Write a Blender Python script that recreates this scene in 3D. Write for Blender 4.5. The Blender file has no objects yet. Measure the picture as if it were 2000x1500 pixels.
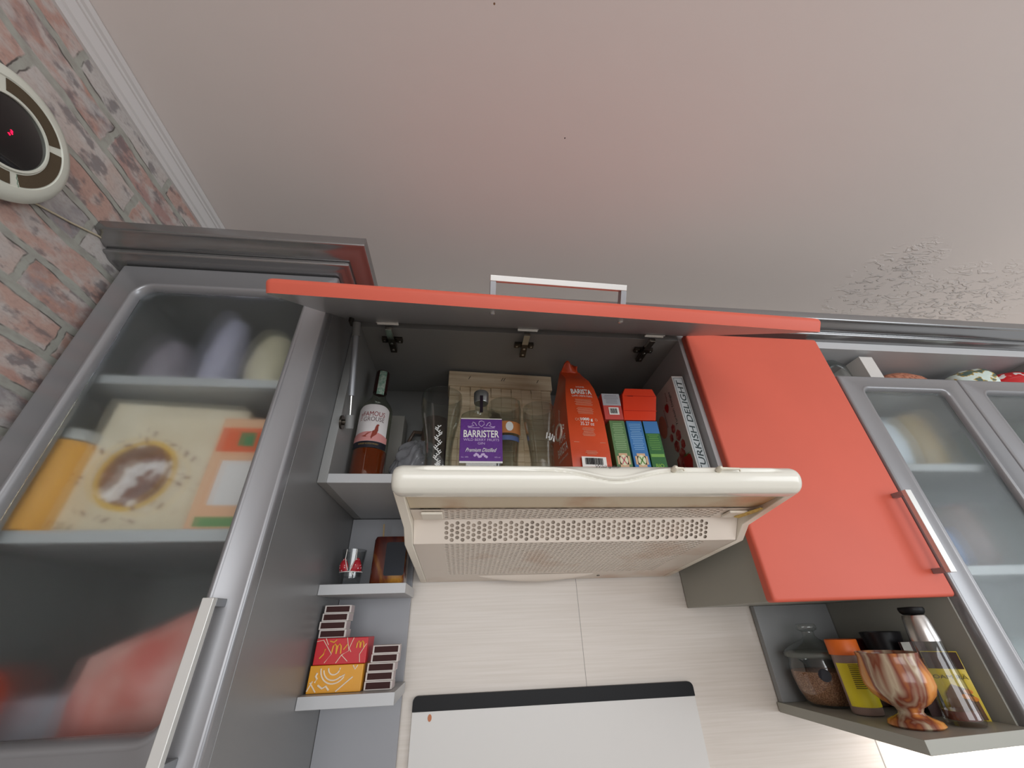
import bpy, math, random
from mathutils import Vector, Matrix
random.seed(7)
sc = bpy.context.scene
col = sc.collection
PI = math.pi

# ------------------------------------------------------------------ camera
R = ((0.99371427, 0.03018291, 0.10780046),
     (-0.10759591, 0.52335264, 0.84529588),
     (-0.03090417, -0.85158147, 0.52331055))
right = Vector((R[0][0], R[1][0], R[2][0]))
down = Vector((R[0][1], R[1][1], R[2][1]))
fwd = Vector((R[0][2], R[1][2], R[2][2]))
cd = bpy.data.cameras.new('camera')
cam = bpy.data.objects.new('camera', cd)
col.objects.link(cam)
m = Matrix.Identity(4)
for i in range(3):
    m[i][0] = right[i]; m[i][1] = -down[i]; m[i][2] = -fwd[i]
m[2][3] = 1.5
cam.matrix_world = m
cd.sensor_width = 36; cd.lens = 762 / 2000 * 36
cd.clip_start = 0.01
sc.camera = cam

# ------------------------------------------------------------------ light
sc.view_settings.view_transform = 'Standard'
sc.view_settings.look = 'None'
sc.view_settings.exposure = -0.06
sc.view_settings.gamma = 1
sc.view_settings.use_curve_mapping = False
w = bpy.data.worlds.new('world'); sc.world = w; w.use_nodes = True
bg = w.node_tree.nodes['Background']
bg.inputs[0].default_value = (0.95, 0.97, 1.0, 1); bg.inputs[1].default_value = 0.66

def area(name, loc, target, sx, sy, power, color):
    l = bpy.data.lights.new(name, 'AREA'); l.shape = 'RECTANGLE'; l.size = sx; l.size_y = sy
    l.energy = power; l.color = color
    o = bpy.data.objects.new(name, l); col.objects.link(o); o.location = loc
    o.rotation_euler = (Vector(target) - Vector(loc)).to_track_quat('-Z', 'Y').to_euler()
    return o
area('window_daylight', (3.0, -1.6, 1.45), (0.3, 0.9, 1.6), 1.5, 1.3, 30, (0.90, 0.95, 1.0))
area('rear_daylight', (0.3, -2.7, 1.45), (0.2, 0.9, 1.6), 2.4, 1.3, 46, (0.97, 0.98, 1.0))
area('under_cabinet_light', (1.22, 0.93, 1.300), (1.22, 1.03, 1.1), 0.40, 0.03, 4.6, (1.0, 0.93, 0.90))

# ------------------------------------------------------------------ materials
def lin(c):
    return tuple(((v / 255) / 12.92 if v / 255 <= 0.04045 else ((v / 255 + 0.055) / 1.055) ** 2.4) for v in c) + (1,)
_m = {}
def mat(name, c=(128, 128, 128), rough=0.5, metal=0.0, spec=0.5, trans=0.0, ior=1.45, coat=0.0, vary=0.0, vs=20.0, bump=0.0, bs=200.0, stretch=None, emit=None):
    if name in _m: return _m[name]
    M = bpy.data.materials.new(name); M.use_nodes = True; _m[name] = M
    nt = M.node_tree; b = nt.nodes['Principled BSDF']
    b.inputs['Base Color'].default_value = lin(c)
    b.inputs['Roughness'].default_value = rough; b.inputs['Metallic'].default_value = metal
    b.inputs['Specular IOR Level'].default_value = spec
    b.inputs['Transmission Weight'].default_value = trans; b.inputs['IOR'].default_value = ior
    b.inputs['Coat Weight'].default_value = coat
    if emit:
        b.inputs['Emission Color'].default_value = lin(emit[0]); b.inputs['Emission Strength'].default_value = emit[1]
    if vary or bump:
        tc = nt.nodes.new('ShaderNodeNewGeometry'); mp = nt.nodes.new('ShaderNodeMapping')
        if stretch: mp.inputs['Scale'].default_value = stretch
        nt.links.new(tc.outputs['Position'], mp.inputs['Vector'])
    if vary:
        n = nt.nodes.new('ShaderNodeTexNoise'); n.inputs['Scale'].default_value = vs; n.inputs['Detail'].default_value = 5
        nt.links.new(mp.outputs[0], n.inputs['Vector'])
        r = nt.nodes.new('ShaderNodeMapRange'); r.inputs[1].default_value = 0.3; r.inputs[2].default_value = 0.7
        r.inputs[3].default_value = 1 - vary; r.inputs[4].default_value = 1 + vary * 0.6
        nt.links.new(n.outputs['Fac'], r.inputs[0])
        mx = nt.nodes.new('ShaderNodeVectorMath'); mx.operation = 'SCALE'
        mx.inputs[0].default_value = lin(c)[:3]; nt.links.new(r.outputs[0], mx.inputs['Scale'])
        nt.links.new(mx.outputs[0], b.inputs['Base Color'])
    if bump:
        n2 = nt.nodes.new('ShaderNodeTexNoise'); n2.inputs['Scale'].default_value = bs; n2.inputs['Detail'].default_value = 4
        nt.links.new(mp.outputs[0], n2.inputs['Vector'])
        bp = nt.nodes.new('ShaderNodeBump'); bp.inputs['Strength'].default_value = bump; bp.inputs['Distance'].default_value = 0.001
        nt.links.new(n2.outputs['Fac'], bp.inputs['Height']); nt.links.new(bp.outputs[0], b.inputs['Normal'])
    return M

def ramp_mat(name, stops, scale=30, stretch=(1, 1, 1), rough=0.5, detail=6, dist=0.0, bump=0.0, tex='NOISE', trans=0.0, coord='obj', ior=1.45):
    if name in _m: return _m[name]
    M = bpy.data.materials.new(name); M.use_nodes = True; _m[name] = M
    nt = M.node_tree; b = nt.nodes['Principled BSDF']; b.inputs['Roughness'].default_value = rough
    b.inputs['Transmission Weight'].default_value = trans; b.inputs['IOR'].default_value = ior
    tc = nt.nodes.new('ShaderNodeTexCoord'); mp = nt.nodes.new('ShaderNodeMapping'); mp.inputs['Scale'].default_value = stretch
    nt.links.new(tc.outputs['Object'], mp.inputs['Vector'])
    if tex == 'NOISE':
        n = nt.nodes.new('ShaderNodeTexNoise'); n.inputs['Detail'].default_value = detail; n.inputs['Distortion'].default_value = dist
        out = n.outputs['Fac']
    elif tex == 'VORONOI':
        n = nt.nodes.new('ShaderNodeTexVoronoi'); out = n.outputs['Distance']
    else:
        n = nt.nodes.new('ShaderNodeTexWave'); n.inputs['Distortion'].default_value = dist; n.inputs['Detail'].default_value = detail
        out = n.outputs['Fac']
    n.inputs['Scale'].default_value = scale
    nt.links.new(mp.outputs[0], n.inputs['Vector'])
    cr = nt.nodes.new('ShaderNodeValToRGB'); e = cr.color_ramp.elements
    e[0].position = stops[0][0]; e[0].color = lin(stops[0][1]); e[1].position = stops[-1][0]; e[1].color = lin(stops[-1][1])
    for p, c in stops[1:-1]:
        x = e.new(p); x.color = lin(c)
    nt.links.new(out, cr.inputs[0]); nt.links.new(cr.outputs[0], b.inputs['Base Color'])
    if bump:
        bp = nt.nodes.new('ShaderNodeBump'); bp.inputs['Strength'].default_value = bump; bp.inputs['Distance'].default_value = 0.002
        nt.links.new(out, bp.inputs['Height']); nt.links.new(bp.outputs[0], b.inputs['Normal'])
    return M

def thin_glass(name, tint=(235, 240, 238), ior=1.5, rough=0.02, extra=0.0):
    """a thin sheet of clear glass: tinted see-through with fresnel reflection"""
    if name in _m: return _m[name]
    M = bpy.data.materials.new(name); M.use_nodes = True; _m[name] = M
    nt = M.node_tree; nt.nodes.remove(nt.nodes['Principled BSDF']); out = nt.nodes['Material Output']
    t = nt.nodes.new('ShaderNodeBsdfTransparent'); t.inputs[0].default_value = lin(tint)
    g = nt.nodes.new('ShaderNodeBsdfGlossy'); g.inputs['Roughness'].default_value = rough
    lw = nt.nodes.new('ShaderNodeLayerWeight'); lw.inputs[0].default_value = 0.5
    f = nt.nodes.new('ShaderNodeMath'); f.operation = 'POWER'; nt.links.new(lw.outputs['Facing'], f.inputs[0]); f.inputs[1].default_value = 2.6
    ad = nt.nodes.new('ShaderNodeMath'); ad.operation = 'MULTIPLY_ADD'; ad.inputs[1].default_value = 0.62; ad.inputs[2].default_value = 0.04 + extra; ad.use_clamp = True
    mx = nt.nodes.new('ShaderNodeMixShader')
    nt.links.new(f.outputs[0], ad.inputs[0]); nt.links.new(ad.outputs[0], mx.inputs[0])
    nt.links.new(t.outputs[0], mx.inputs[1]); nt.links.new(g.outputs[0], mx.inputs[2]); nt.links.new(mx.outputs[0], out.inputs[0])
    return M

GREY = mat('satin_grey_laminate', (134, 134, 134), 0.36, 0.25, 0.5, bump=0.05, bs=60, stretch=(1, 1, 30))
GREYF = mat('satin_grey_door', (142, 142, 144), 0.30, 0.42, 0.5)
GREYIN = mat('grey_carcass', (146, 146, 144), 0.45, 0.1, 0.4)
EDGE = mat('light_grey_edging', (186, 187, 188), 0.4, 0.1)
CORN = mat('grey_cornice_foil', (150, 150, 150), 0.22, 0.85)
CORAL = mat('coral_lacquer', (210, 98, 78), 0.45, 0.0, 0.35, vary=0.05, vs=5)
NICHE = mat('greige_laminate', (164, 164, 155), 0.42, 0.05, 0.4)
ALU = mat('brushed_aluminium', (214, 214, 210), 0.35, 0.35)
ALU2 = mat('grey_metal', (150, 152, 155), 0.38, 0.5)
CHROME = mat('chrome', (205, 205, 200), 0.2, 1.0)
DMETAL = mat('dark_nickel', (92, 86, 78), 0.32, 0.9)
BLACK = mat('black_plastic', (16, 16, 18), 0.45, spec=0.25)
WHITE = mat('white_print', (235, 232, 225), 0.5)
CLEAR = thin_glass('clear_glass', (247, 249, 247), 1.45, 0.05, 0.05)

def frosted():
    M = bpy.data.materials.new('frosted_glass'); M.use_nodes = True
    nt = M.node_tree; nt.nodes.remove(nt.nodes['Principled BSDF']); out = nt.nodes['Material Output']
    g = nt.nodes.new('ShaderNodeBsdfGlass'); g.inputs['Roughness'].default_value = 0.25; g.inputs['IOR'].default_value = 1.3
    g.inputs[0].default_value = (0.97, 0.99, 0.99, 1)
    df = nt.nodes.new('ShaderNodeBsdfTranslucent'); df.inputs[0].default_value = (0.80, 0.84, 0.84, 1)
    tr = nt.nodes.new('ShaderNodeBsdfTransparent'); tr.inputs[0].default_value = (0.95, 0.98, 0.98, 1)
    m1 = nt.nodes.new('ShaderNodeMixShader'); m1.inputs[0].default_value = 0.05; m2 = nt.nodes.new('ShaderNodeMixShader'); m2.inputs[0].default_value = 0.16
    nt.links.new(g.outputs[0], m1.inputs[1]); nt.links.new(df.outputs[0], m1.inputs[2])
    nt.links.new(m1.outputs[0], m2.inputs[1]); nt.links.new(tr.outputs[0], m2.inputs[2]); nt.links.new(m2.outputs[0], out.inputs[0])
    return M
FROST = frosted()

def film_mat():
    M = mat('grey_film', (150, 150, 154), .22, vary=.25, vs=60, bump=.6, bs=120)
    M.node_tree.nodes['Principled BSDF'].inputs['Alpha'].default_value = .6
    return M

# ------------------------------------------------------------------ mesh helpers
class MB:
    def __init__(s): s.v = []; s.f = []; s.m = []; s.mi = 0
    def add(s, vs, fs):
        n = len(s.v); s.v += [tuple(v) for v in vs]
        for f in fs: s.f.append(tuple(i + n for i in f)); s.m.append(s.mi)
        return s
    def box(s, x0, x1, y0, y1, z0, z1):
        if x0 > x1: x0, x1 = x1, x0
        if y0 > y1: y0, y1 = y1, y0
        if z0 > z1: z0, z1 = z1, z0
        return s.add([(x0,y0,z0),(x1,y0,z0),(x1,y1,z0),(x0,y1,z0),(x0,y0,z1),(x1,y0,z1),(x1,y1,z1),(x0,y1,z1)],
                     [(0,3,2,1),(4,5,6,7),(0,1,5,4),(1,2,6,5),(2,3,7,6),(3,0,4,7)])
    def obox(s, o, ax, ay, az):
        """oriented box: corner o and three edge vectors"""
        o, ax, ay, az = Vector(o), Vector(ax), Vector(ay), Vector(az)
        p = [o, o+ax, o+ax+ay, o+ay, o+az, o+ax+az, o+ax+ay+az, o+ay+az]
        return s.add(p, [(0,3,2,1),(4,5,6,7),(0,1,5,4),(1,2,6,5),(2,3,7,6),(3,0,4,7)])
    def prism(s, poly, axis, a0, a1):
        """polygon in the two other axes, swept along axis"""
        def P(p, a):
            return {'x': (a, p[0], p[1]), 'y': (p[0], a, p[1]), 'z': (p[0], p[1], a)}[axis]
        n = len(poly)
        vs = [P(p, a0) for p in poly] + [P(p, a1) for p in poly]
        fs = [tuple(range(n)), tuple(range(2*n-1, n-1, -1))] + [(i, (i+1) % n, n+(i+1) % n, n+i) for i in range(n)]
        return s.add(vs, fs)
    def lathe(s, prof, c=(0, 0, 0), n=32, sx=1.0, sy=1.0, cap=True):
        c = Vector(c); vs = []; fs = []
        for r, z in prof:
            for k in range(n):
                a = 2*PI*k/n; vs.append((c.x + r*math.cos(a)*sx, c.y + r*math.sin(a)*sy, c.z + z))
        for i in range(len(prof)-1):
            for k in range(n):
                k2 = (k+1) % n; fs.append((i*n+k, i*n+k2, (i+1)*n+k2, (i+1)*n+k))
        if cap:
            fs.append(tuple(range(n-1, -1, -1))); b = (len(prof)-1)*n; fs.append(tuple(range(b, b+n)))
        return s.add(vs, fs)
    def tube(s, pts, r, n=10):
        pts = [Vector(p) for p in pts]; vs = []; fs = []
        rr = r if isinstance(r, (list, tuple)) else [r]*len(pts)
        for i, p in enumerate(pts):
            t = (pts[min(i+1, len(pts)-1)] - pts[max(i-1, 0)]).normalized()
            u = t.cross(Vector((0.13, 0.31, 1)) if abs(t.z) < 0.95 else Vector((1, 0.1, 0))).normalized(); v = t.cross(u)
            for k in range(n):
                a = 2*PI*k/n; vs.append(p + (u*math.cos(a) + v*math.sin(a))*rr[i])
        for i in range(len(pts)-1):
            for k in range(n):
                k2 = (k+1) % n; fs.append((i*n+k, i*n+k2, (i+1)*n+k2, (i+1)*n+k))
        fs.append(tuple(range(n))); b = (len(pts)-1)*n; fs.append(tuple(range(b+n-1, b-1, -1)))
        return s.add(vs, fs)
    def ball(s, c, r, n=16, m=10, sx=1, sy=1, sz=1):
        prof = [(max(r*math.sin(PI*i/m), 1e-5), -r*math.cos(PI*i/m)*sz) for i in range(m+1)]
        return s.lathe(prof, c, n, sx, sy)
    def grid(s, fn, nu, nv):
        vs = [fn(u/nu, v/nv) for v in range(nv+1) for u in range(nu+1)]
        fs = [(v*(nu+1)+u, v*(nu+1)+u+1, (v+1)*(nu+1)+u+1, (v+1)*(nu+1)+u) for v in range(nv) for u in range(nu)]
        return s.add(vs, fs)
    def disc(s, c, r, right=(1,0,0), up=(0,0,1), n=32, r2=None):
        c, ri, u = Vector(c), Vector(right), Vector(up)
        r2 = r2 or r
        return s.add([c + ri*math.cos(2*PI*k/n)*r + u*math.sin(2*PI*k/n)*r2 for k in range(n)], [tuple(range(n))])
    def poly(s, pts): return s.add(pts, [tuple(range(len(pts)))])
    def obj(s, name, mats, parent=None, world=True, smooth=None, bevel=0.0, seg=2, solid=0.0, sub=0):
        me = bpy.data.meshes.new(name)
        off = Vector((0, 0, 0))
        if parent is not None and world:
            p = parent
            while p is not None: off += p.location; p = p.parent
        me.from_pydata([tuple(Vector(v) - off) for v in s.v], [], s.f)
        if not isinstance(mats, (list, tuple)): mats = [mats]
        for mm in mats: me.materials.append(mm)
        for p, i in zip(me.polygons, s.m): p.material_index = i
        me.update()
        o = bpy.data.objects.new(name, me); col.objects.link(o)
        if parent is not None: o.parent = parent
        import bmesh
        bm = bmesh.new(); bm.from_mesh(me); bmesh.ops.recalc_face_normals(bm, faces=bm.faces); bm.to_mesh(me); bm.free()
        if smooth is not None:
            me.shade_smooth()
            me.set_sharp_from_angle(angle=math.radians(smooth))
        if bevel:
            b = o.modifiers.new('Bevel', 'BEVEL'); b.width = bevel; b.segments = seg; b.limit_method = 'ANGLE'; b.angle_limit = math.radians(40)
            me.shade_smooth(); me.set_sharp_from_angle(angle=math.radians(80)) if False else None
            b.harden_normals = True
        if solid:
            q = o.modifiers.new('Solid', 'SOLIDIFY'); q.thickness = solid; q.offset = 0
        if sub:
            q = o.modifiers.new('Sub', 'SUBSURF'); q.levels = sub; q.render_levels = sub
        return o

def tag(o, label, cat, group=None, kind=None):
    o['label'] = label; o['category'] = cat
    if group: o['group'] = group
    if kind: o['kind'] = kind
    return o
def struct(o, label=None, cat=None):
    o['kind'] = 'structure'
    if label: o['label'] = label; o['category'] = cat
    return o
def thing(name, label, cat, loc, rz=0.0, group=None, rx=0.0, ry=0.0):
    o = bpy.data.objects.new(name, None); col.objects.link(o); o.empty_display_size = 0.02
    o.location = loc; o.rotation_euler = (rx, ry, rz)
    return tag(o, label, cat, group)
def children(o): return [c for c in bpy.data.objects if c.parent == o]
def copy_tree(o, parent=None):
    c = o.copy(); col.objects.link(c)
    if parent is not None: c.parent = parent
    for ch in children(o): copy_tree(ch, c)
    return c

def text(s, parent, mt, c, size=0.01, right=(1, 0, 0), up=(0, 0, 1), w=None, h=None, bend=None, name='lettering', th=0.00012, shear=0.0, offs=0.0):
    """writing as thin mesh letters; bend = radius of the surface it wraps (about the local z axis, facing -y)"""
    cu = bpy.data.curves.new('t', 'FONT'); cu.body = s; cu.align_x = 'CENTER'; cu.align_y = 'CENTER'; cu.size = 1; cu.extrude = 0.0
    cu.shear = shear; cu.offset = offs; cu.resolution_u = 3
    to = bpy.data.objects.new('t', cu)
    me = bpy.data.meshes.new_from_object(to)
    bpy.data.objects.remove(to)
    xs = [v.co.x for v in me.vertices]; ys = [v.co.y for v in me.vertices]
    if not xs: return None
    cx, cy = (min(xs)+max(xs))/2, (min(ys)+max(ys))/2
    kx = ky = size
    if w: kx = ky = w/(max(xs)-min(xs))
    if h: ky = h/(max(ys)-min(ys))
    if h and not w: kx = ky
    ri, u = Vector(right).normalized(), Vector(up).normalized(); nn = ri.cross(u); c = Vector(c)
    for v in me.vertices:
        tx, ty = (v.co.x-cx)*kx, (v.co.y-cy)*ky
        p = c + ri*tx + u*ty + nn*th
        if bend:
            a = p.x/bend; rr = bend + th*2; p = Vector((rr*math.sin(a), -rr*math.cos(a), p.z))
        v.co = p
    me.materials.append(mt)
    o = bpy.data.objects.new(name, me); col.objects.link(o); o.parent = parent
    return o

def rr_loop(x0, x1, z0, z1, r, k=5):
    pts = []
    for cx, cz, a0 in ((x1-r, z1-r, 0), (x0+r, z1-r, PI/2), (x0+r, z0+r, PI), (x1-r, z0+r, 1.5*PI)):
        for i in range(k+1):
            a = a0 + PI/2*i/k; pts.append((cx + r*math.cos(a), cz + r*math.sin(a)))
    return pts

def frame_door(x0, x1, z0, z1, gx0, gx1, gz0, gz1, yf, th, r=0.018):
    """a framed door front with a moulded opening, swept from nested loops"""
    mb = MB(); k = 6
    loops = []
    def L(xa, xb, za, zb, rr, y): loops.append([(p[0], y, p[1]) for p in rr_loop(xa, xb, za, zb, max(rr, 0.0005), k)])
    L(x0, x1, z0, z1, .002, yf+th)
    L(x0, x1, z0, z1, .002, yf+.006)
    for a in (25, 50, 75, 90):
        e = .006*(1-math.sin(math.radians(a))); f = .006*(1-math.cos(math.radians(a)))
        L(x0+f, x1-f, z0+f, z1-f, .003, yf+e)
    for d, y in ((.013, 0), (.0115, -.0012), (.009, -.0022), (.0065, -.0018), (.004, .0005), (.002, .004), (0, .009), (0, th)):
        L(gx0-d, gx1+d, gz0-d, gz1+d, r+d, yf+y)
    n = len(loops[0]); vs = [p for l in loops for p in l]
    fs = [(i*n+j, i*n+(j+1) % n, (i+1)*n+(j+1) % n, (i+1)*n+j) for i in range(len(loops)-1) for j in range(n)]
    b = (len(loops)-1)*n
    fs += [(b+j, b+(j+1) % n, (j+1) % n, j) for j in range(n)]
    mb.add(vs, fs)
    return mb

def slab_door(x0, x1, z0, z1, yf, th, rad=.006):
    mb = MB(); loops = []
    def L(d, y, rr): loops.append([(p[0], y, p[1]) for p in rr_loop(x0+d, x1-d, z0+d, z1-d, rr, 5)])
    L(0, yf+th, .006); L(0, yf+rad, .006)
    for a in (20, 40, 60, 75, 90):
        L(rad*(1-math.cos(math.radians(a))), yf+rad*(1-math.sin(math.radians(a))), .006)
    n = len(loops[0]); vs = [p for l in loops for p in l]
    fs = [(i*n+j, i*n+(j+1) % n, (i+1)*n+(j+1) % n, (i+1)*n+j) for i in range(len(loops)-1) for j in range(n)]
    b = (len(loops)-1)*n
    fs += [tuple(range(n)), tuple(range(b, b+n))]
    return mb.add(vs, fs)

def bar_handle(parent, c, along, out, length=.158, depth=.032, bw=.013, bt=.009):
    """flat aluminium bar on two legs; c = middle of the handle on the door face"""
    c, a, o = Vector(c), Vector(along).normalized(), Vector(out).normalized(); s = a.cross(o)
    mb = MB(); mb.mi = 0
    mb.obox(c - a*length/2 - s*bw/2 + o*(depth-bt), a*length, s*bw, o*bt)
    mb.mi = 1
    for t in (-length/2, length/2-.009):
        mb.obox(c + a*t - s*bw/2 + o*.0002, a*.009, s*bw, o*(depth-bt-.0002))
    h = mb.obj('handle', [ALU, ALU2], parent, bevel=.0008)
    return h

# ------------------------------------------------------------------ room shell
def brick_mat():
    M = bpy.data.materials.new('brick_wallpaper'); M.use_nodes = True; nt = M.node_tree; b = nt.nodes['Principled BSDF']
    N = lambda t: nt.nodes.new(t); Lk = nt.links.new
    def math_(op, a, b_=None, clamp=False):
        n = N('ShaderNodeMath'); n.operation = op; n.use_clamp = clamp
        for i, x in enumerate((a, b_)):
            if x is None: continue
            if isinstance(x, (int, float)): n.inputs[i].default_value = x
            else: Lk(x, n.inputs[i])
        return n.outputs[0]
    g = N('ShaderNodeNewGeometry'); sx = N('ShaderNodeSeparateXYZ'); Lk(g.outputs['Position'], sx.inputs[0])
    def noise(scale, detail=4, off=0):
        n = N('ShaderNodeTexNoise'); n.inputs['Scale'].default_value = scale; n.inputs['Detail'].default_value = detail
        mp = N('ShaderNodeMapping'); mp.inputs['Location'].default_value = (off, off, off); mp.inputs['Scale'].default_value = (1, .55, 1); Lk(g.outputs['Position'], mp.inputs[0]); Lk(mp.outputs[0], n.inputs[0])
        return n.outputs['Fac']
    nz = math_('MULTIPLY', math_('SUBTRACT', noise(20, 3), .5), .020)
    ny = math_('MULTIPLY', math_('SUBTRACT', noise(20, 3, 7.0), .5), .026)
    z = math_('DIVIDE', math_('ADD', math_('SUBTRACT', sx.outputs[2], 1.835), nz), .0645)
    row = math_('FLOOR', z); fz = math_('FRACT', z)
    y = math_('ADD', math_('DIVIDE', math_('ADD', sx.outputs[1], ny), .235), math_('MULTIPLY', row, .43))
    cell = math_('FLOOR', y); fy = math_('FRACT', y)
    dz = math_('MULTIPLY', math_('MINIMUM', fz, math_('SUBTRACT', 1, fz)), .0645)
    dy = math_('MULTIPLY', math_('MINIMUM', fy, math_('SUBTRACT', 1, fy)), .235)
    d = math_('MINIMUM', dz, dy)
    mr = N('ShaderNodeMapRange'); mr.inputs[1].default_value = .0055; mr.inputs[2].default_value = .0080; Lk(d, mr.inputs[0]); mask = mr.outputs[0]
    cv = N('ShaderNodeCombineXYZ'); Lk(row, cv.inputs[0]); Lk(cell, cv.inputs[1])
    wn = N('ShaderNodeTexWhiteNoise'); Lk(cv.outputs[0], wn.inputs['Vector'])
    rnd = math_('ADD', wn.outputs['Value'], math_('MULTIPLY', math_('SUBTRACT', noise(22, 4, 3), .5), 0.5), clamp=True)
    cr = N('ShaderNodeValToRGB'); E = cr.color_ramp.elements
    E[0].position = 0; E[0].color = lin((170, 138, 132)); E[1].position = 1; E[1].color = lin((156, 132, 128))
    for p, c in ((.18, (188, 158, 146)), (.38, (180, 144, 132)), (.5, (190, 174, 166)), (.68, (186, 182, 178)), (.85, (146, 142, 144)), (.93, (182, 144, 130))):
        e = E.new(p); e.color = lin(c)
    Lk(rnd, cr.inputs[0])
    # whitewash and dark scuffs
    def mixc(fac, a, c):
        m_ = N('ShaderNodeMix'); m_.data_type = 'RGBA'
        if isinstance(fac, float): m_.inputs[0].default_value = fac
        else: Lk(fac, m_.inputs[0])
        for i, x in ((6, a), (7, c)):
            if isinstance(x, tuple): m_.inputs[i].default_value = x
            else: Lk(x, m_.inputs[i])
        return m_.outputs[2]
    def band(v, lo, hi, k=1.0):
        r = N('ShaderNodeMapRange'); r.inputs[1].default_value = lo; r.inputs[2].default_value = hi; r.inputs[4].default_value = k; Lk(v, r.inputs[0]); return r.outputs[0]
    c1 = mixc(band(noise(38, 9, 11), .44, .62, .80), cr.outputs[0], lin((192, 188, 184)))
    c2 = mixc(band(noise(55, 11, 23), .53, .64, .70), c1, lin((104, 99, 102)))
    c3 = mixc(band(noise(220, 6, 31), .45, .75, .30), c2, lin((130, 108, 102)))
    mort = mixc(band(noise(70, 6, 41), .4, .65, 1.0), lin((166, 167, 158)), lin((152, 150, 142)))
    fin = mixc(mask, mort, c3)
    # dark crack line beside the joints
    r2 = N('ShaderNodeMapRange'); r2.inputs[1].default_value = .0045; r2.inputs[2].default_value = .0066; Lk(d, r2.inputs[0])
    tri = math_('MULTIPLY', r2.outputs[0], math_('SUBTRACT', 1, mask)); 
    fin2 = mixc(math_('MULTIPLY', tri, band(noise(30, 3, 51), .48, .6, 1.9), clamp=True), fin, lin((92, 86, 82)))
    Lk(fin2, b.inputs['Base Color']); b.inputs['Roughness'].default_value = .75
    bp = N('ShaderNodeBump'); bp.inputs['Strength'].default_value = .2; bp.inputs['Distance'].default_value = .002
    Lk(math_('ADD', mask, math_('MULTIPLY', noise(120, 6, 5), .6)), bp.inputs['Height']); Lk(bp.outputs[0], b.inputs['Normal'])
    return M

def ceiling_mat():
    M = bpy.data.materials.new('ceiling_paint'); M.use_nodes = True; nt = M.node_tree; b = nt.nodes['Principled BSDF']
    N = lambda t: nt.nodes.new(t); Lk = nt.links.new
    g = N('ShaderNodeNewGeometry')
    b.inputs['Roughness'].default_value = .45; b.inputs['Specular IOR Level'].default_value = .3
    def dist(c, r0, r1, sc=(1, 1, 1)):
        s = N('ShaderNodeVectorMath'); s.operation = 'SUBTRACT'; Lk(g.outputs['Position'], s.inputs[0]); s.inputs[1].default_value = c
        m_ = N('ShaderNodeVectorMath'); m_.operation = 'MULTIPLY'; Lk(s.outputs[0], m_.inputs[0]); m_.inputs[1].default_value = sc
        l = N('ShaderNodeVectorMath'); l.operation = 'LENGTH'; Lk(m_.outputs[0], l.inputs[0])
        r = N('ShaderNodeMapRange'); r.inputs[1].default_value = r0; r.inputs[2].default_value = r1; r.inputs[3].default_value = 1; r.inputs[4].default_value = 0
        Lk(l.outputs['Value'], r.inputs[0]); return r.outputs[0]
    a = dist((1.36, .80, 2.436), .05, .15, (1.0, 0.75, 1)); c = dist((1.72, .90, 2.436), .08, .24, (.7, 1, 1))
    mxn = N('ShaderNodeMath'); mxn.operation = 'MAXIMUM'; Lk(a, mxn.inputs[0]); Lk(c, mxn.inputs[1])
    n = N('ShaderNodeTexNoise'); n.inputs['Scale'].default_value = 22; n.inputs['Detail'].default_value = 7; n.inputs['Distortion'].default_value = 1.2
    mp = N('ShaderNodeMapping'); mp.inputs['Scale'].default_value = (1, 2.2, 1); mp.inputs['Rotation'].default_value = (0, 0, .5); Lk(g.outputs['Position'], mp.inputs[0]); Lk(mp.outputs[0], n.inputs[0])
    r = N('ShaderNodeMapRange'); r.inputs[1].default_value = .52; r.inputs[2].default_value = .62; Lk(n.outputs['Fac'], r.inputs[0])
    m2 = N('ShaderNodeMath'); m2.operation = 'MULTIPLY'; Lk(mxn.outputs[0], m2.inputs[0]); Lk(r.outputs[0], m2.inputs[1])
    n3 = N('ShaderNodeTexNoise'); n3.inputs['Scale'].default_value = 9; n3.inputs['Detail'].default_value = 3; Lk(g.outputs['Position'], n3.inputs[0])
    ad = N('ShaderNodeMath'); ad.operation = 'MULTIPLY_ADD'; Lk(n3.outputs['Fac'], ad.inputs[0]); ad.inputs[1].default_value = .12; Lk(m2.outputs[0], ad.inputs[2])
    bp = N('ShaderNodeBump'); bp.inputs['Strength'].default_value = .9; bp.inputs['Distance'].default_value = .006
    Lk(ad.outputs[0], bp.inputs['Height']); Lk(bp.outputs[0], b.inputs['Normal'])
    base = lin((222, 214, 209))
    prev = None
    for cc, rad, colr in (((.023, .235, 2.436), .0018, (120, 88, 60)), ((.198, .444, 2.436), .0016, (60, 50, 45))):
        d = dist(cc, rad*.8, rad*1.2)
        mx = N('ShaderNodeMix'); mx.data_type = 'RGBA'; Lk(d, mx.inputs[0])
        if prev is None: mx.inputs[6].default_value = base
        else: Lk(prev, mx.inputs[6])
        mx.inputs[7].default_value = lin(colr); prev = mx.outputs[2]
    Lk(prev, b.inputs['Base Color'])
    return M

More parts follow.
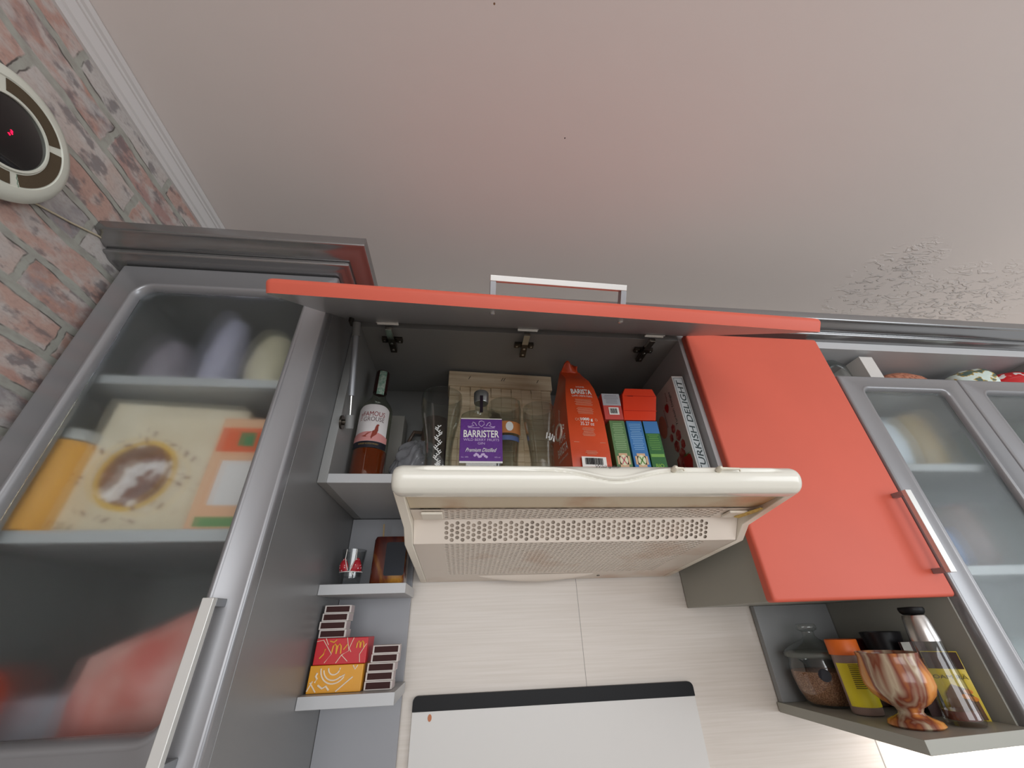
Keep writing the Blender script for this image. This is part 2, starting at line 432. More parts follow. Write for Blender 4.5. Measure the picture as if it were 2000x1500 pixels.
def tile_mat():
    M = bpy.data.materials.new('beige_wall_panel'); M.use_nodes = True; nt = M.node_tree; b = nt.nodes['Principled BSDF']
    N = lambda t: nt.nodes.new(t); Lk = nt.links.new
    g = N('ShaderNodeNewGeometry'); mp = N('ShaderNodeMapping'); mp.inputs['Scale'].default_value = (1.2, 1, 55); Lk(g.outputs['Position'], mp.inputs[0])
    n = N('ShaderNodeTexNoise'); n.inputs['Scale'].default_value = 5; n.inputs['Detail'].default_value = 6; Lk(mp.outputs[0], n.inputs[0])
    cr = N('ShaderNodeValToRGB'); E = cr.color_ramp.elements
    E[0].position = .3; E[0].color = lin((204, 195, 184)); E[1].position = .7; E[1].color = lin((214, 206, 197))
    Lk(n.outputs['Fac'], cr.inputs[0])
    sx = N('ShaderNodeSeparateXYZ'); Lk(g.outputs['Position'], sx.inputs[0])
    prev = cr.outputs[0]
    for x0, wd in ((.273, .0007), (.905, .0016)):
        s = N('ShaderNodeMath'); s.operation = 'SUBTRACT'; s.inputs[1].default_value = x0; Lk(sx.outputs[0], s.inputs[0])
        a = N('ShaderNodeMath'); a.operation = 'ABSOLUTE'; Lk(s.outputs[0], a.inputs[0])
        l = N('ShaderNodeMath'); l.operation = 'LESS_THAN'; l.inputs[1].default_value = wd; Lk(a.outputs[0], l.inputs[0])
        mx = N('ShaderNodeMix'); mx.data_type = 'RGBA'; Lk(l.outputs[0], mx.inputs[0]); Lk(prev, mx.inputs[6]); mx.inputs[7].default_value = lin((140, 134, 126)); prev = mx.outputs[2]
    Lk(prev, b.inputs['Base Color']); b.inputs['Roughness'].default_value = .35
    return M

ZC = 2.436; XW = -0.70; YB = 1.044
struct(MB().box(XW-.1, XW, -2.8, YB+.1, 0, ZC+.0).obj('wall_left', brick_mat()))
struct(MB().box(XW, 3.4, YB, YB+.1, 0, ZC).obj('wall_back', tile_mat()))
struct(MB().box(XW-.1, 3.4, -2.8, YB+.1, ZC, ZC+.1).obj('ceiling', ceiling_mat()))
struct(MB().box(XW-.1, 3.4, -2.8, YB+.1, -.05, 0).obj('floor', mat('grey_floor_tile', (178, 170, 163), .5, vary=.08, vs=3)))
# ceiling cove on the brick wall
TR = mat('white_trim_plaster', (205, 202, 200), .5)
pr = [(XW, ZC-.001), (XW, ZC-.043), (XW+.005, ZC-.043), (XW+.0065, ZC-.036), (XW+.006, ZC-.032), (XW+.010, ZC-.030), (XW+.012, ZC-.022), (XW+.017, ZC-.015), (XW+.020, ZC-.0145), (XW+.021, ZC-.010), (XW+.026, ZC-.0085), (XW+.030, ZC-.004), (XW+.030, ZC-.001)]
struct(MB().prism(pr, 'y', -2.8, YB).obj('trim_1', TR, smooth=25))

# ------------------------------------------------------------------ wall clock (seen at the left edge)
clk = thing('wall_clock', 'round cream wall clock with dark face and brown ring on brick wall', 'clock', (XW, .361, 2.124))
def xlathe(prof, n=64):
    """profile of (radius, distance from the wall) turned about the x axis"""
    mb = MB(); vs = []; fs = []
    for r, d in prof:
        for k in range(n):
            a = 2*PI*k/n; vs.append((d, r*math.cos(a), r*math.sin(a)))
    for i in range(len(prof)-1):
        for k in range(n):
            k2 = (k+1) % n; fs.append((i*n+k, i*n+k2, (i+1)*n+k2, (i+1)*n+k))
    fs.append(tuple(range(n))); b = (len(prof)-1)*n; fs.append(tuple(range(b, b+n)))
    return mb.add(vs, fs)
CC = mat('cream_clock_plastic', (214, 217, 204), .3)
xlathe([(.080, .0005), (.090, .004), (.095, .012), (.096, .020), (.092, .027), (.084, .031), (.076, .032), (.0745, .0305), (.055, .0305), (.0535, .033), (.0505, .033), (.050, .030)]).obj('casing', CC, clk, world=False, smooth=35)
xlathe([(.0499, .0285), (.0499, .0312), (.0490, .0318)]).obj('clock_face', mat('black_gloss_glass', (18, 16, 18), .08, coat=.5), clk, world=False, smooth=35)
BR = mat('brown_speaker_cloth', (82, 70, 52), .8, bump=.4, bs=900)
for k in range(4):
    mb = MB(); a0 = math.radians(40 + 90*k + 5); a1 = math.radians(40 + 90*(k+1) - 5)
    n = 20; vs = []
    for d in (.0303, .0314):
        for rr in (.0565, .0735):
            for i in range(n+1):
                a = a0 + (a1-a0)*i/n; vs.append((d, rr*math.cos(a), rr*math.sin(a)))
    q = n+1; fs = []
    for i in range(n):
        fs += [(2*q+i, 2*q+i+1, 3*q+i+1, 3*q+i), (i, i+1, 2*q+i+1, 2*q+i), (q+i, q+i+1, 3*q+i+1, 3*q+i)]
    fs += [(0, q, 3*q, 2*q), (n, q+n, 3*q+n, 2*q+n)]
    mb.add(vs, fs).obj('ring_panel', BR, clk, world=False)
mb = MB()
for (a, b_) in ((.001, -.003), (.002, .001), (.0005, .0035)):
    mb.add([(.0322, -.002+a-.0012+.002, b_), (.0322, a+.003, b_-.001), (.0322, a+.003, b_+.0012), (.0322, a, b_+.0018)], [(0, 1, 2, 3)])
mb.obj('red_display', mat('red_led', (230, 20, 60), .5, emit=((255, 10, 60), 3.0)), clk, world=False)
MB().tube([(.0308, .0395+.0014*i, -.0410-.0016*i+.0012*math.sin(i*1.9)) for i in range(10)], .0004, 5).obj('green_mark', mat('green_print', (90, 120, 100), .5), clk, world=False)
cp = [(XW+.004, .40, 2.034), (XW+.004, .43, 2.072), (XW+.003, .456, 2.094), (XW+.003, .51, 2.118), (XW+.003, .553, 2.140), (XW+.003, .585, 2.150), (XW+.0035, .61, 2.150)]
tag(MB().tube(cp, .0016, 8).obj('power_cord', mat('cream_cord', (196, 186, 160), .5), smooth=60), 'thin cream cord running from the clock down to the grey cabinet', 'cord')

# ------------------------------------------------------------------ tall grey cabinet on the left
LX0, LX1 = -.690, -.274
lc = thing('tall_cabinet', 'tall grey cabinet with frosted glass door against the brick wall', 'cabinet', (LX0, .60, .9))
MB().box(-.2925, LX1, .6225, 1.040, .9, 2.12).obj('side_panel', GREY, lc, bevel=.001)
MB().box(LX0, -.672, .6225, 1.040, .9, 2.12).obj('side_panel', GREYIN, lc, bevel=.001)
MB().box(-.672, -.2925, 1.030, 1.040, .9, 2.12).obj('back_panel', GREYIN, lc)
MB().box(-.672, -.2925, .6225, 1.030, 2.102, 2.12).obj('top_panel', GREYIN, lc)
for zt in (1.884, 1.630, 1.385):
    MB().box(-.6715, -.293, .632, 1.029, zt-.017, zt).obj('shelf', EDGE, lc, bevel=.0008)
dl = frame_door(-.676, -.2745, .95, 2.118, -.621, -.327, 1.409, 2.061, .600, .022, r=.022).obj('door', GREYF, lc, smooth=50)
MB().box(-.6208, -.3272, .612, .6145, 1.4092, 2.0608).obj('glass_pane', FROST, dl)
bar_handle(dl, (-.3035, .600, 1.459), (0, 0, 1), (0, -1, 0))

# cornice over the tall cabinet, with its mitred return
def corn_prof():
    # (overhang, z) seen in section, from the cabinet face outwards
    P = [(-.06, 2.1180), (.004, 2.1180), (.010, 2.1195), (.0155, 2.1225)]
    for i in range(7):
        a = -PI*.5 + PI*.95*i/6; P.append((.0200+.0045*math.cos(a), 2.1270+.0045*math.sin(a)))
    P += [(.0215, 2.1330), (.0270, 2.1335), (.0350, 2.1355), (.0430, 2.1395), (.0500, 2.1440)]
    for i in range(6):
        a = -PI*.5 + PI*.5*i/5; P.append((.0540+.0045*math.cos(a), 2.1490+.0045*math.sin(a)))
    P += [(.0585, 2.166), (-.06, 2.166)]
    return P
P = corn_prof()
mb = MB(); n = len(P); vs = []
for (o, z) in P: vs.append((XW+.0008, .600-o, z))
for (o, z) in P: vs.append((LX1+o, .600-o, z))
for (o, z) in P: vs.append((LX1+o, .7965, z))
mb.add(vs, [(r*n+i, r*n+(i+1) % n, (r+1)*n+(i+1) % n, (r+1)*n+i) for r in range(2) for i in range(n)] + [tuple(range(n)), tuple(range(2*n, 3*n))])
for v in range(len(mb.v)):
    x, y, z = mb.v[v]; mb.v[v] = (x, y, z+.0025)
tag(mb.obj('cornice_molding', CORN, smooth=40), 'grey ridged cornice on the tall cabinet, meeting the brick wall', 'cornice')
mb = MB(); XR = 1.62
mb.prism([(.7385-o, z+.0025) for o, z in P], 'x', LX1+.062, XR)
tag(mb.obj('cornice_molding', CORN, smooth=40), 'long grey ridged cornice running behind the raised coral door', 'cornice')

# ------------------------------------------------------------------ open wall cabinet over the hood
oc = thing('wall_cabinet', 'open grey wall cabinet with its coral door lifted, full of bottles and boxes', 'cabinet', (-.273, .738, 1.731))
OX0, OX1 = -.2735, .542
MB().box(OX0, -.2565, .738, 1.040, 1.7315, 2.12).obj('side_panel', GREYIN, oc, bevel=.0008)
MB().box(.5250, OX1, .738, 1.040, 1.7315, 2.12).obj('side_panel', EDGE, oc, bevel=.0008)
MB().box(-.2565, .5250, .738, 1.032, 1.7315, 1.749).obj('bottom_panel', [EDGE], oc, bevel=.0008)
MB().box(-.2565, .5250, .738, 1.032, 2.102, 2.12).obj('top_panel', GREYIN, oc, bevel=.0008)
MB().box(-.2565, .5250, 1.032, 1.040, 1.7315, 2.12).obj('back_panel', GREYIN, oc)
# lifted door: hinge line and the direction it hangs out
H = Vector((0, .733, 2.112)); ang = math.radians(36.4)
D = Vector((0, -math.cos(ang), -math.sin(ang))); NN = Vector((0, -math.sin(ang), math.cos(ang))); LL = .396
roll = math.radians(1.5)
def lid(x, t, h):
    p = H + D*t + NN*h
    return Vector((x, p.y, p.z - (x-.13)*math.tan(roll)*min(1, t/LL*1.0)))
mb = MB(); th = .0215; loops = []
def lidloop(d, h, rr):
    pts = rr_loop(-.279+d, .538-d, 0+d, LL-d, rr, 5); loops.append([lid(p[0], p[1], h) for p in pts])
lidloop(0, 0.0008, .010); lidloop(0, th-.007, .010)
for a in (25, 50, 70, 90): lidloop(.006*(1-math.cos(math.radians(a))), th-.007+.007*math.sin(math.radians(a)), .010)
n = len(loops[0]); vs = [p for l in loops for p in l]
mb.add(vs, [(i*n+j, i*n+(j+1) % n, (i+1)*n+(j+1) % n, (i+1)*n+j) for i in range(len(loops)-1) for j in range(n)] + [tuple(range((len(loops)-1)*n, len(loops)*n))])
mb.mi = 1; mb.add(loops[0], [tuple(range(n))])
ld = mb.obj('door', [CORAL, mat('pale_grey_melamine', (158, 160, 162), .28)], oc, smooth=50)
hc = lid(.132, .352, th)
a_ = (lid(.3, .352, th)-lid(0, .352, th)).normalized()
bar_handle(ld, hc, a_, NN, length=.212, depth=.034)
for x in (.031, .233):
    mb = MB(); c = lid(x, .352, 0)
    mb.tube([c+NN*.001, c-NN*.002, c-NN*.0035], [.0042, .0042, .002], 14)
    mb.obj('screw', CHROME, ld, smooth=40)
# hinges
for hx in (-.190, .133, .447):
    mb = MB(); c = lid(hx, .030, 0)
    mb.mi = 0
    mb.obox(c + Vector((-.025, 0, 0)) - D*.006 - NN*.0030, (.050, 0, 0), D*.012, NN*.0026)
    mb.obox(c + Vector((-.024, 0, 0)) - D*.004 - NN*.0065, (.048, 0, 0), D*.003, NN*.004)
    mb.obox(Vector((hx-.0075, .722, 2.083)), (.015, 0, 0), (0, .040, .003), (0, 0, .010))
    mb.mi = 1
    mb.box(hx-.0075, hx+.0075, .756, .815, 2.086, 2.096)
    mb.box(hx-.024, hx+.024, .770, .786, 2.096, 2.1017)
    mb.box(hx-.024, hx-.012, .771, .785, 2.093, 2.097); mb.box(hx+.012, hx+.024, .771, .785, 2.093, 2.097)
    mb.mi = 0
    for q in ((hx, .778), (hx, .803)):
        mb.lathe([(.0035, 0), (.0035, .0015)], (q[0], q[1], 2.0846), 12)
    for q in (hx-.018, hx+.018):
        mb.lathe([(.003, 0), (.003, .0015)], (q, .778, 2.0918), 12)
    mb.obj('hinge', [CHROME, DMETAL], oc, bevel=.0006)
# gas strut
top = Vector((-.240, .662, 2.050)); bot = Vector((-.240, .745, 1.858)); ax = (bot-top)
mb = MB(); mb.mi = 0
mb.tube([top + ax*.10, top + ax*.74], .0066, 20)
mb.mi = 1; mb.tube([top + ax*.74, top + ax*.95], .0026, 12)
mb.mi = 2; mb.tube([top + ax*.0, top + ax*.14], .0082, 16); mb.tube([bot-ax*.07, bot+ax*.06], .0085, 16)
mb.mi = 3; mb.tube([bot + Vector((-.0163, 0, 0)), bot], .006, 12); mb.tube([bot + Vector((-.0163, 0, 0)), bot + Vector((-.0125, 0, 0))], .014, 18)
mb.box(top.x-.014, top.x-.0095, top.y-.010, top.y+.008, top.z-.004, top.z+.016)
mb.obj('gas_strut', [ALU2, CHROME, mat('grey_socket', (128, 128, 126), .5), DMETAL], oc, smooth=40)

# ------------------------------------------------------------------ coral wall cabinet
rc = thing('wall_cabinet', 'closed wall cabinet with plain coral door between the hood and glass doors', 'cabinet', (.543, .738, 1.519))
MB().box(.543, .561, .738, 1.040, 1.519, 2.12).obj('side_panel', NICHE, rc, bevel=.0008)
MB().box(.882, .8995, .738, 1.040, 1.519, 2.12).obj('side_panel', NICHE, rc, bevel=.0008)
MB().box(.561, .882, .738, 1.040, 1.519, 1.537).obj('bottom_panel', NICHE, rc, bevel=.0008)
MB().box(.561, .882, .738, 1.040, 2.102, 2.12).obj('top_panel', NICHE, rc)
MB().box(.561, .882, 1.030, 1.040, 1.537, 2.102).obj('back_panel', NICHE, rc)
rd = slab_door(.535, .8995, 1.5175, 2.112, .719, .0185).obj('door', CORAL, rc, smooth=50)
bar_handle(rd, (.8800, .719, 1.630), (0, 0, 1), (0, -1, 0), length=.150)

# ------------------------------------------------------------------ glass-fronted cabinet on the right
gc = thing('display_cabinet', 'grey wall cabinet with two frosted glass doors at the right edge', 'cabinet', (.901, .738, 1.316))
MB().box(.9005, .918, .738, 1.040, 1.316, 2.12).obj('side_panel', NICHE, gc, bevel=.0008)
MB().box(1.602, 1.620, .738, 1.040, 1.316, 2.12).obj('side_panel', GREYIN, gc, bevel=.0008)
MB().box(.918, 1.602, .738, 1.040, 2.098, 2.12).obj('top_panel', EDGE, gc, bevel=.0008)
MB().box(.918, 1.602, .738, 1.040, 1.316, 1.334).obj('bottom_panel', EDGE, gc, bevel=.0008)
MB().box(.918, 1.602, 1.030, 1.040, 1.334, 2.098).obj('back_panel', GREYIN, gc)
for zt in (1.980, 1.783, 1.570):
    MB().box(.9185, 1.6015, .752, 1.029, zt-.017, zt).obj('shelf', EDGE, gc, bevel=.0008)
for (xa, xb) in ((.9035, 1.2430), (1.2460, 1.5860)):
    d_ = frame_door(xa, xb, 1.318, 2.000, xa+.054, xb-.060, 1.372, 1.959, .718, .0195, r=.012).obj('door', GREYF, gc, smooth=50)
    MB().box(xa+.0542, xb-.0602, .727, .7295, 1.3722, 1.9588).obj('glass_pane', FROST, d_)

# ------------------------------------------------------------------ niche shelf under the coral cabinet
ns = thing('open_shelf_niche', 'greige open shelf niche under the coral cabinet, holding jars and a goblet', 'shelf', (.705, 1.04, 1.316))
MB().box(.7045, .8995, 1.026, 1.040, 1.334, 1.5185).obj('back_panel', mat('grey_niche_back', (142, 144, 144), .45), ns, bevel=.0008)
MB().prism([(.700, 1.040), (.8998, 1.040), (.8998, .716), (.686, .700)], 'z', 1.316, 1.334).obj('shelf_board', NICHE, ns, bevel=.0008)

# ------------------------------------------------------------------ little shelf unit left of the hood
su = thing('open_wall_shelf', 'narrow grey wall shelf with two boards between tall cabinet and hood', 'shelf', (-.273, 1.04, 1.1))
MB().box(-.2735, -.118, 1.026, 1.040, 1.05, 1.730).obj('back_panel', mat('slate_grey_laminate', (150, 151, 155), .42), su, bevel=.0008)
MB().box(-.2737, -.112, .870, 1.026, 1.557, 1.575).obj('shelf_board', EDGE, su, bevel=.0008)
MB().box(-.2737, -.113, .874, 1.026, 1.387, 1.4055).obj('shelf_board', EDGE, su, bevel=.0008)

# ------------------------------------------------------------------ board leaning behind the stove
sb = thing('splashback_board', 'pale splashback panel with black top strip on the tiled wall', 'board', (.205, 1.04, .9))
mb = MB(); pts = [(-.0955, .9), (.5105, .9), (.5105, 1.353), (-.0955, 1.353)]
mb.prism(pts, 'y', 1.037, 1.0435).obj('panel', mat('pale_panel', (214, 212, 208), .35), sb)
mb = MB(); pts = [(-.0960, 1.3535), (.5110, 1.3535)] + [(.511-.010+.010*math.cos(a), 1.369+.010*math.sin(a)) for a in (0, .4, .8, 1.2, PI/2)] + [(-.096+.010-.010*math.sin(a), 1.369+.010*math.cos(a)) for a in (0, .4, .8, 1.2, PI/2)]
mb.prism(pts, 'y', 1.0355, 1.0435).obj('black_strip', BLACK, sb)
mb = MB(); mb.disc((-.060, 1.0365, 1.343), .004, r2=.006, n=14); mb.obj('rust_stain', mat('rust_stain', (190, 120, 84), .7), sb)

# ------------------------------------------------------------------ cooker hood
HX0, HX1 = -.100, .507
hd = thing('cooker_hood', 'cream slide-out cooker hood with stained perforated grease filter', 'cooker hood', (.2035, .70, 1.59))
def hood_mat(name, c, hi):
    M = bpy.data.materials.new(name); M.use_nodes = True; nt = M.node_tree; b = nt.nodes['Principled BSDF']
    N = lambda t: nt.nodes.new(t); Lk = nt.links.new
    g = N('ShaderNodeNewGeometry'); n = N('ShaderNodeTexNoise'); n.inputs['Scale'].default_value = 9; n.inputs['Detail'].default_value = 6; Lk(g.outputs['Position'], n.inputs[0])
    s = N('ShaderNodeSeparateXYZ'); Lk(g.outputs['Position'], s.inputs[0])
    r = N('ShaderNodeMapRange'); r.inputs[1].default_value = .05; r.inputs[2].default_value = .5; r.inputs[3].default_value = 0; r.inputs[4].default_value = .11; Lk(s.outputs[0], r.inputs[0])
    a = N('ShaderNodeMath'); Lk(n.outputs['Fac'], a.inputs[0]); Lk(r.outputs[0], a.inputs[1])
    q = N('ShaderNodeMapRange'); q.inputs[1].default_value = .58; q.inputs[2].default_value = .86; q.inputs[4].default_value = hi; Lk(a.outputs[0], q.inputs[0])
    mx = N('ShaderNodeMix'); mx.data_type = 'RGBA'; Lk(q.outputs[0], mx.inputs[0]); mx.inputs[6].default_value = lin(c); mx.inputs[7].default_value = lin((176, 112, 48)); Lk(mx.outputs[2], b.inputs['Base Color'])
    b.inputs['Roughness'].default_value = .32
    return M
HB = hood_mat('hood_enamel', (232, 225, 210), .55)
FILT = hood_mat('filter_enamel', (228, 217, 204), .6)
# side cheeks of the body
side = [(.546, 1.6575), (.680, 1.638), (.709, 1.617), (1.020, 1.589), (1.041, 1.589), (1.041, 1.7305), (.700, 1.7305), (.700, 1.69), (.546, 1.69)]
MB().prism(side, 'x', HX0, HX0+.014).obj('side_cheek', HB, hd, bevel=.0015)
MB().prism(side, 'x', HX1-.014, HX1).obj('side_cheek', HB, hd, bevel=.0015)
MB().prism([(.71, 1.695), (.71, 1.7305), (1.041, 1.7305), (1.041, 1.695)], 'x', HX0+.0142, HX1-.0142).obj('hood_top', HB, hd)
# extended slide panel
MB().prism([(.549, 1.660), (.625, 1.6565), (.625, 1.690), (.549, 1.690)], 'x', HX0+.0145, HX1-.0145).obj('slide_panel', hood_mat('beige_stained_panel', (214, 198, 168), .95), hd)
# perforated filter: three bands
fm = MB(); bk = MB()
XA, XB = HX0+.0145, HX1-.0145
def band(p0, p1, rows, xh0, xh1, a=.0091, margin=.002):
    p0, p1 = Vector(p0), Vector(p1); d = (p1-p0); L = d.length; d.normalize()
    nrm = Vector((0, d[1], -d[0])) if True else None       # (y,z) perpendicular, pointing into the hood
    nd = Vector((-d[1], d[0])); 
    if nd[1] < 0: nd = -nd
    b = (L-2*margin)/(rows+.5)
    P3 = lambda x, t, h=0: (x, p0[0]+d[0]*t+nd[0]*h, p0[1]+d[1]*t+nd[1]*h)
    nc = int((xh1-xh0)/a); rad = min(a, b)*.41
    xs1 = xh0+nc*a
    fm.add([P3(XA, 0), P3(xh0, 0), P3(xh0, L), P3(XA, L)], [(0, 1, 2, 3)])
    fm.add([P3(xs1, 0), P3(XB, 0), P3(XB, L), P3(xs1, L)], [(0, 1, 2, 3)])
    for cidx in range(nc):
        x = xh0+cidx*a; off = margin + (b/2 if cidx % 2 else 0)
        fm.add([P3(x, 0), P3(x+a, 0), P3(x+a, off), P3(x, off)], [(0, 1, 2, 3)])
        fm.add([P3(x, off+rows*b), P3(x+a, off+rows*b), P3(x+a, L), P3(x, L)], [(0, 1, 2, 3)])
        for rI in range(rows):
            t0 = off+rI*b; cx, ct = x+a/2, t0+b/2
            outer = [(x+a, ct-b/6), (x+a, ct+b/6), (x+a, t0+b), (x+a*2/3, t0+b), (x+a/3, t0+b), (x, t0+b), (x, ct+b/6), (x, ct-b/6), (x, t0), (x+a/3, t0), (x+a*2/3, t0), (x+a, t0)]
            inner = []
            for (ox, ot) in outer:
                an = math.atan2((ot-ct)/b, (ox-cx)/a); inner.append((cx+rad*math.cos(an), ct+rad*math.sin(an)))
            vs = [P3(*o) for o in outer] + [P3(*o) for o in inner] + [P3(o[0], o[1], .0012) for o in inner]
            fs = [(i, (i+1) % 12, 12+(i+1) % 12, 12+i) for i in range(12)] + [(12+i, 12+(i+1) % 12, 24+(i+1) % 12, 24+i) for i in range(12)]
            fm.add(vs, fs)
    bk.add([P3(xh0-.004, 0, .004), P3(xs1+.004, 0, .004), P3(xs1+.004, L, .004), P3(xh0-.004, L, .004)], [(0, 1, 2, 3)])
band((.626, 1.6545), (.684, 1.6520), 5, -.036, .440)
band((.684, 1.6520), (.709, 1.6185), 4, -.036, .440)
band((.709, 1.6185), (.965, 1.5955), 24, -.036, .440)
fm.add([(XA, .965, 1.5955), (XB, .965, 1.5955), (XB, 1.040, 1.589), (XA, 1.040, 1.589)], [(0, 1, 2, 3)])
ff = fm.obj('grease_filter', FILT, hd)
bk.obj('filter_mesh', mat('grey_filter_fleece', (190, 176, 162), .9, vary=.35, vs=40), ff)
# latch tabs and filter grip
for x in (-.070, .446):
    mb = MB(); mb.prism([(.634, 1.6535), (.634, 1.649), (.664, 1.6475), (.664, 1.652)], 'x', x, x+.034).obj('filter_latch', HB, ff, bevel=.002)
mb = MB()
def grip(u, v):
    x = .03 + u*.27; e = math.sin(PI*u)**.6; wv = .006*math.exp(-((u-.55)/.14)**2)
    y = .972 + v*(.034*e+wv*1.5); return (x, y, 1.5945 - .0110*math.sin(PI*v*.9)*e - .0025*(y-.972)/.03)
mb.grid(grip, 40, 8); mb.obj('filter_grip', FILT, ff, smooth=80)
mb = MB(); mb.lathe([(.0035, -.001), (.0035, .0012)], (.318, 1.003, 1.5915), 12); mb.obj('screw', DMETAL, ff)
# yellowed tape at the right latch
mb = MB(); mb.obox((.465, .655, 1.6475), (.020, -.045, .004), (.014, .008, 0), (0, 0, -.0012))
mb.obj('yellowed_tape', ramp_mat('old_tape', [(.35, (150, 100, 30)), (.5, (205, 180, 100)), (.7, (170, 120, 40))], 60, rough=.5), ff)
# front visor with the wave relief
VX0, VX1 = -.103, .510
prof = [(.560, 1.6555), (.550, 1.6545), (.540, 1.6555), (.5325, 1.6600), (.5275, 1.6670), (.5252, 1.6745), (.5250, 1.6800), (.5275, 1.6870), (.5330, 1.6920), (.5410, 1.6950), (.5600, 1.6955)]
# resample
pp = []
for i in range(len(prof)-1):
    for k in range(5):
        t = k/5; pp.append((prof[i][0]*(1-t)+prof[i+1][0]*t, prof[i][1]*(1-t)+prof[i+1][1]*t))
pp.append(prof[-1]); 
for _ in range(3):
    pp = [pp[0]] + [((pp[i-1][0]+2*pp[i][0]+pp[i+1][0])/4, (pp[i-1][1]+2*pp[i][1]+pp[i+1][1])/4) for i in range(1, len(pp)-1)] + [pp[-1]]
def wave_z(x): return 1.6848 - .0165*math.exp(-((x-.212)/.055)**2)
mb = MB(); NU = 240; vs = []; fs = []
cy, cz = .5560, 1.6752
for iu in range(NU+1):
    u = iu/NU; x = VX0+(VX1-VX0)*u
    e = min(x-VX0, VX1-x); k = 1.0
    rE = .016
    if e < rE: k = .55+.45*math.sqrt(max(0, 1-((rE-e)/rE)**2))
    for (y, z) in pp:
        d = z - wave_z(x); rel = 0
        if -.012 < d < .012 and .03 < u < .97:
            rel = -.0022*math.exp(-(d/.0014)**2) + .0020*math.exp(-((d-.0040)/.0024)**2)
        fadeU = min(1, max(0, (u-.05)/.03))*min(1, max(0, (.95-u)/.03)); rel *= fadeU
        ny, nz = y-cy, z-cz; l = math.hypot(ny, nz)
        vs.append((x, cy+ny*k*(1) + ny/l*rel, cz+nz*k + nz/l*rel))
q = len(pp)
for iu in range(NU):
    for j in range(q-1): fs.append((iu*q+j, iu*q+j+1, (iu+1)*q+j+1, (iu+1)*q+j))
fs.append(tuple(range(q))); fs.append(tuple(range(NU*q, NU*q+q)))
fs += [(iu*q, (iu+1)*q, (iu+1)*q+q-1, iu*q+q-1) for iu in range(NU)]
vz = mb.add(vs, fs).obj('visor', mat('white_enamel', (232, 230, 218), .2, coat=.3), hd, smooth=50)
lt = text('Whirlpool', vz, mat('dark_print', (70, 70, 74), .4), (0, 0, 0), w=.038, right=(1, 0, 0), up=(0, .45, .893), shear=.35, th=0)
for v in lt.data.vertices: v.co += Vector((.205, .5288, 1.6906)) - hd.location - vz.location
for x, s in ((.302, 0), (.372, 1)):
    mb = MB(); c = Vector((x, .5262, 1.6850))
    mb.tube([c, c+Vector((0, -.004, .001)), c+Vector((0, -.008, .001)), c+Vector((0, -.0105, .001))], [.0042, .0042, .004, .002], 14)
    ln = .030 if s else .012
    mb.tube([c+Vector((0, -.006, .001)), c+Vector((ln*.6, -.006, .0010)), c+Vector((ln, -.006, .0008)), c+Vector((ln+.001, -.006, -.003))], [.0024, .0018, .0018, .0014], 8)
    mb.obj('switch_lever', mat('aged_cream_plastic', (226, 220, 202), .35), hd, smooth=50)

# ================================================================== things inside the open cabinet
FZ = 1.7492
def patch(parent, name, mt, r, a0, a1, z0, z1, n=24, rr=None):
    """a label wrapped on a cylinder of radius r (local, facing -y)"""
    mb = MB(); mb.grid(lambda u, v: ((r)*math.sin(a0+(a1-a0)*u), -r*math.cos(a0+(a1-a0)*u), z0+(z1-z0)*v), n, 1)
    return mb.obj(name, mt, parent, world=False, smooth=60)

# whisky bottle
wb = thing('whisky_bottle', 'whisky bottle with white grouse label at the left end of the open cabinet', 'bottle', (-.2155, .845, FZ), rz=.06)
bp_ = [(.0005, .001), (.033, .001), (.036, .004), (.0365, .010), (.0365, .176), (.0355, .188), (.031, .199), (.024, .209), (.018, .217), (.0152, .226), (.0145, .262), (.0148, .263)]
MB().lathe(bp_, n=40, cap=False).obj('glass_body', thin_glass('bottle_glass', (240, 244, 234), 1.5, .02, .02), wb, world=False, smooth=50)
MB().lathe([(.0005, .003), (.032, .003), (.0345, .006), (.0350, .012), (.0350, .082), (.0005, .0822)], n=40, cap=False).obj('whisky', mat('amber_whisky', (150, 62, 22), .08, trans=.55, ior=1.36), wb, world=False, smooth=50)
MB().lathe([(.0160, .235), (.0160, .292), (.0150, .294), (.0005, .2945)], n=28).obj('cap', mat('maroon_foil', (58, 26, 26), .35), wb, world=False, smooth=40)
mb = MB(); mb.grid(lambda u, v: ((.0164)*math.sin(-.3+1.1*u), -.0164*math.cos(-.3+1.1*u), .225+.066*v), 8, 8); mb.obj('tax_stamp', ramp_mat('green_stamp', [(.4, (190, 205, 190)), (.6, (120, 160, 140))], 120, rough=.6), wb, world=False)
# white shaped label, lower in the middle of the sides
mb = MB()
mb.grid(lambda u, v: (.0371*math.sin(-1.05+2.1*u), -.0371*math.cos(-1.05+2.1*u), .088 + v*(.088 + .010*(1-(2*u-1)**4))), 28, 2)
lab = mb.obj('label', mat('white_label', (222, 216, 214), .45), wb, world=False, smooth=60)
patch(wb, 'neck_band', mat('navy_band', (32, 30, 38), .4), .0374, -1.15, 1.15, .082, .0965)
mb = MB(); mb.grid(lambda u, v: (.0375*math.sin(-1.15+2.3*u), -.0375*math.cos(-1.15+2.3*u), .0968 + v*(.010+.012*abs(math.sin(2.6*u+.3)))), 30, 1); mb.obj('pink_foreground', mat('pink_print', (206, 140, 136), .5), lab, world=False)
RED = mat('wine_red_print', (140, 34, 40), .5)
GOLDP = mat('gold_print', (176, 146, 84), .4, .4)
text('FAMOUS', lab, RED, (.003, 0, .1620), w=.048, h=.0115, bend=.0374)
text('GROUSE', lab, mat('grey_print', (112, 86, 88), .5), (.004, 0, .1490), w=.046, h=.0105, bend=.0374)
text('THE', lab, RED, (-.0255, 0, .1550), w=.020, h=.0052, right=(0, 0, 1), up=(-1, 0, 0), bend=.0374)
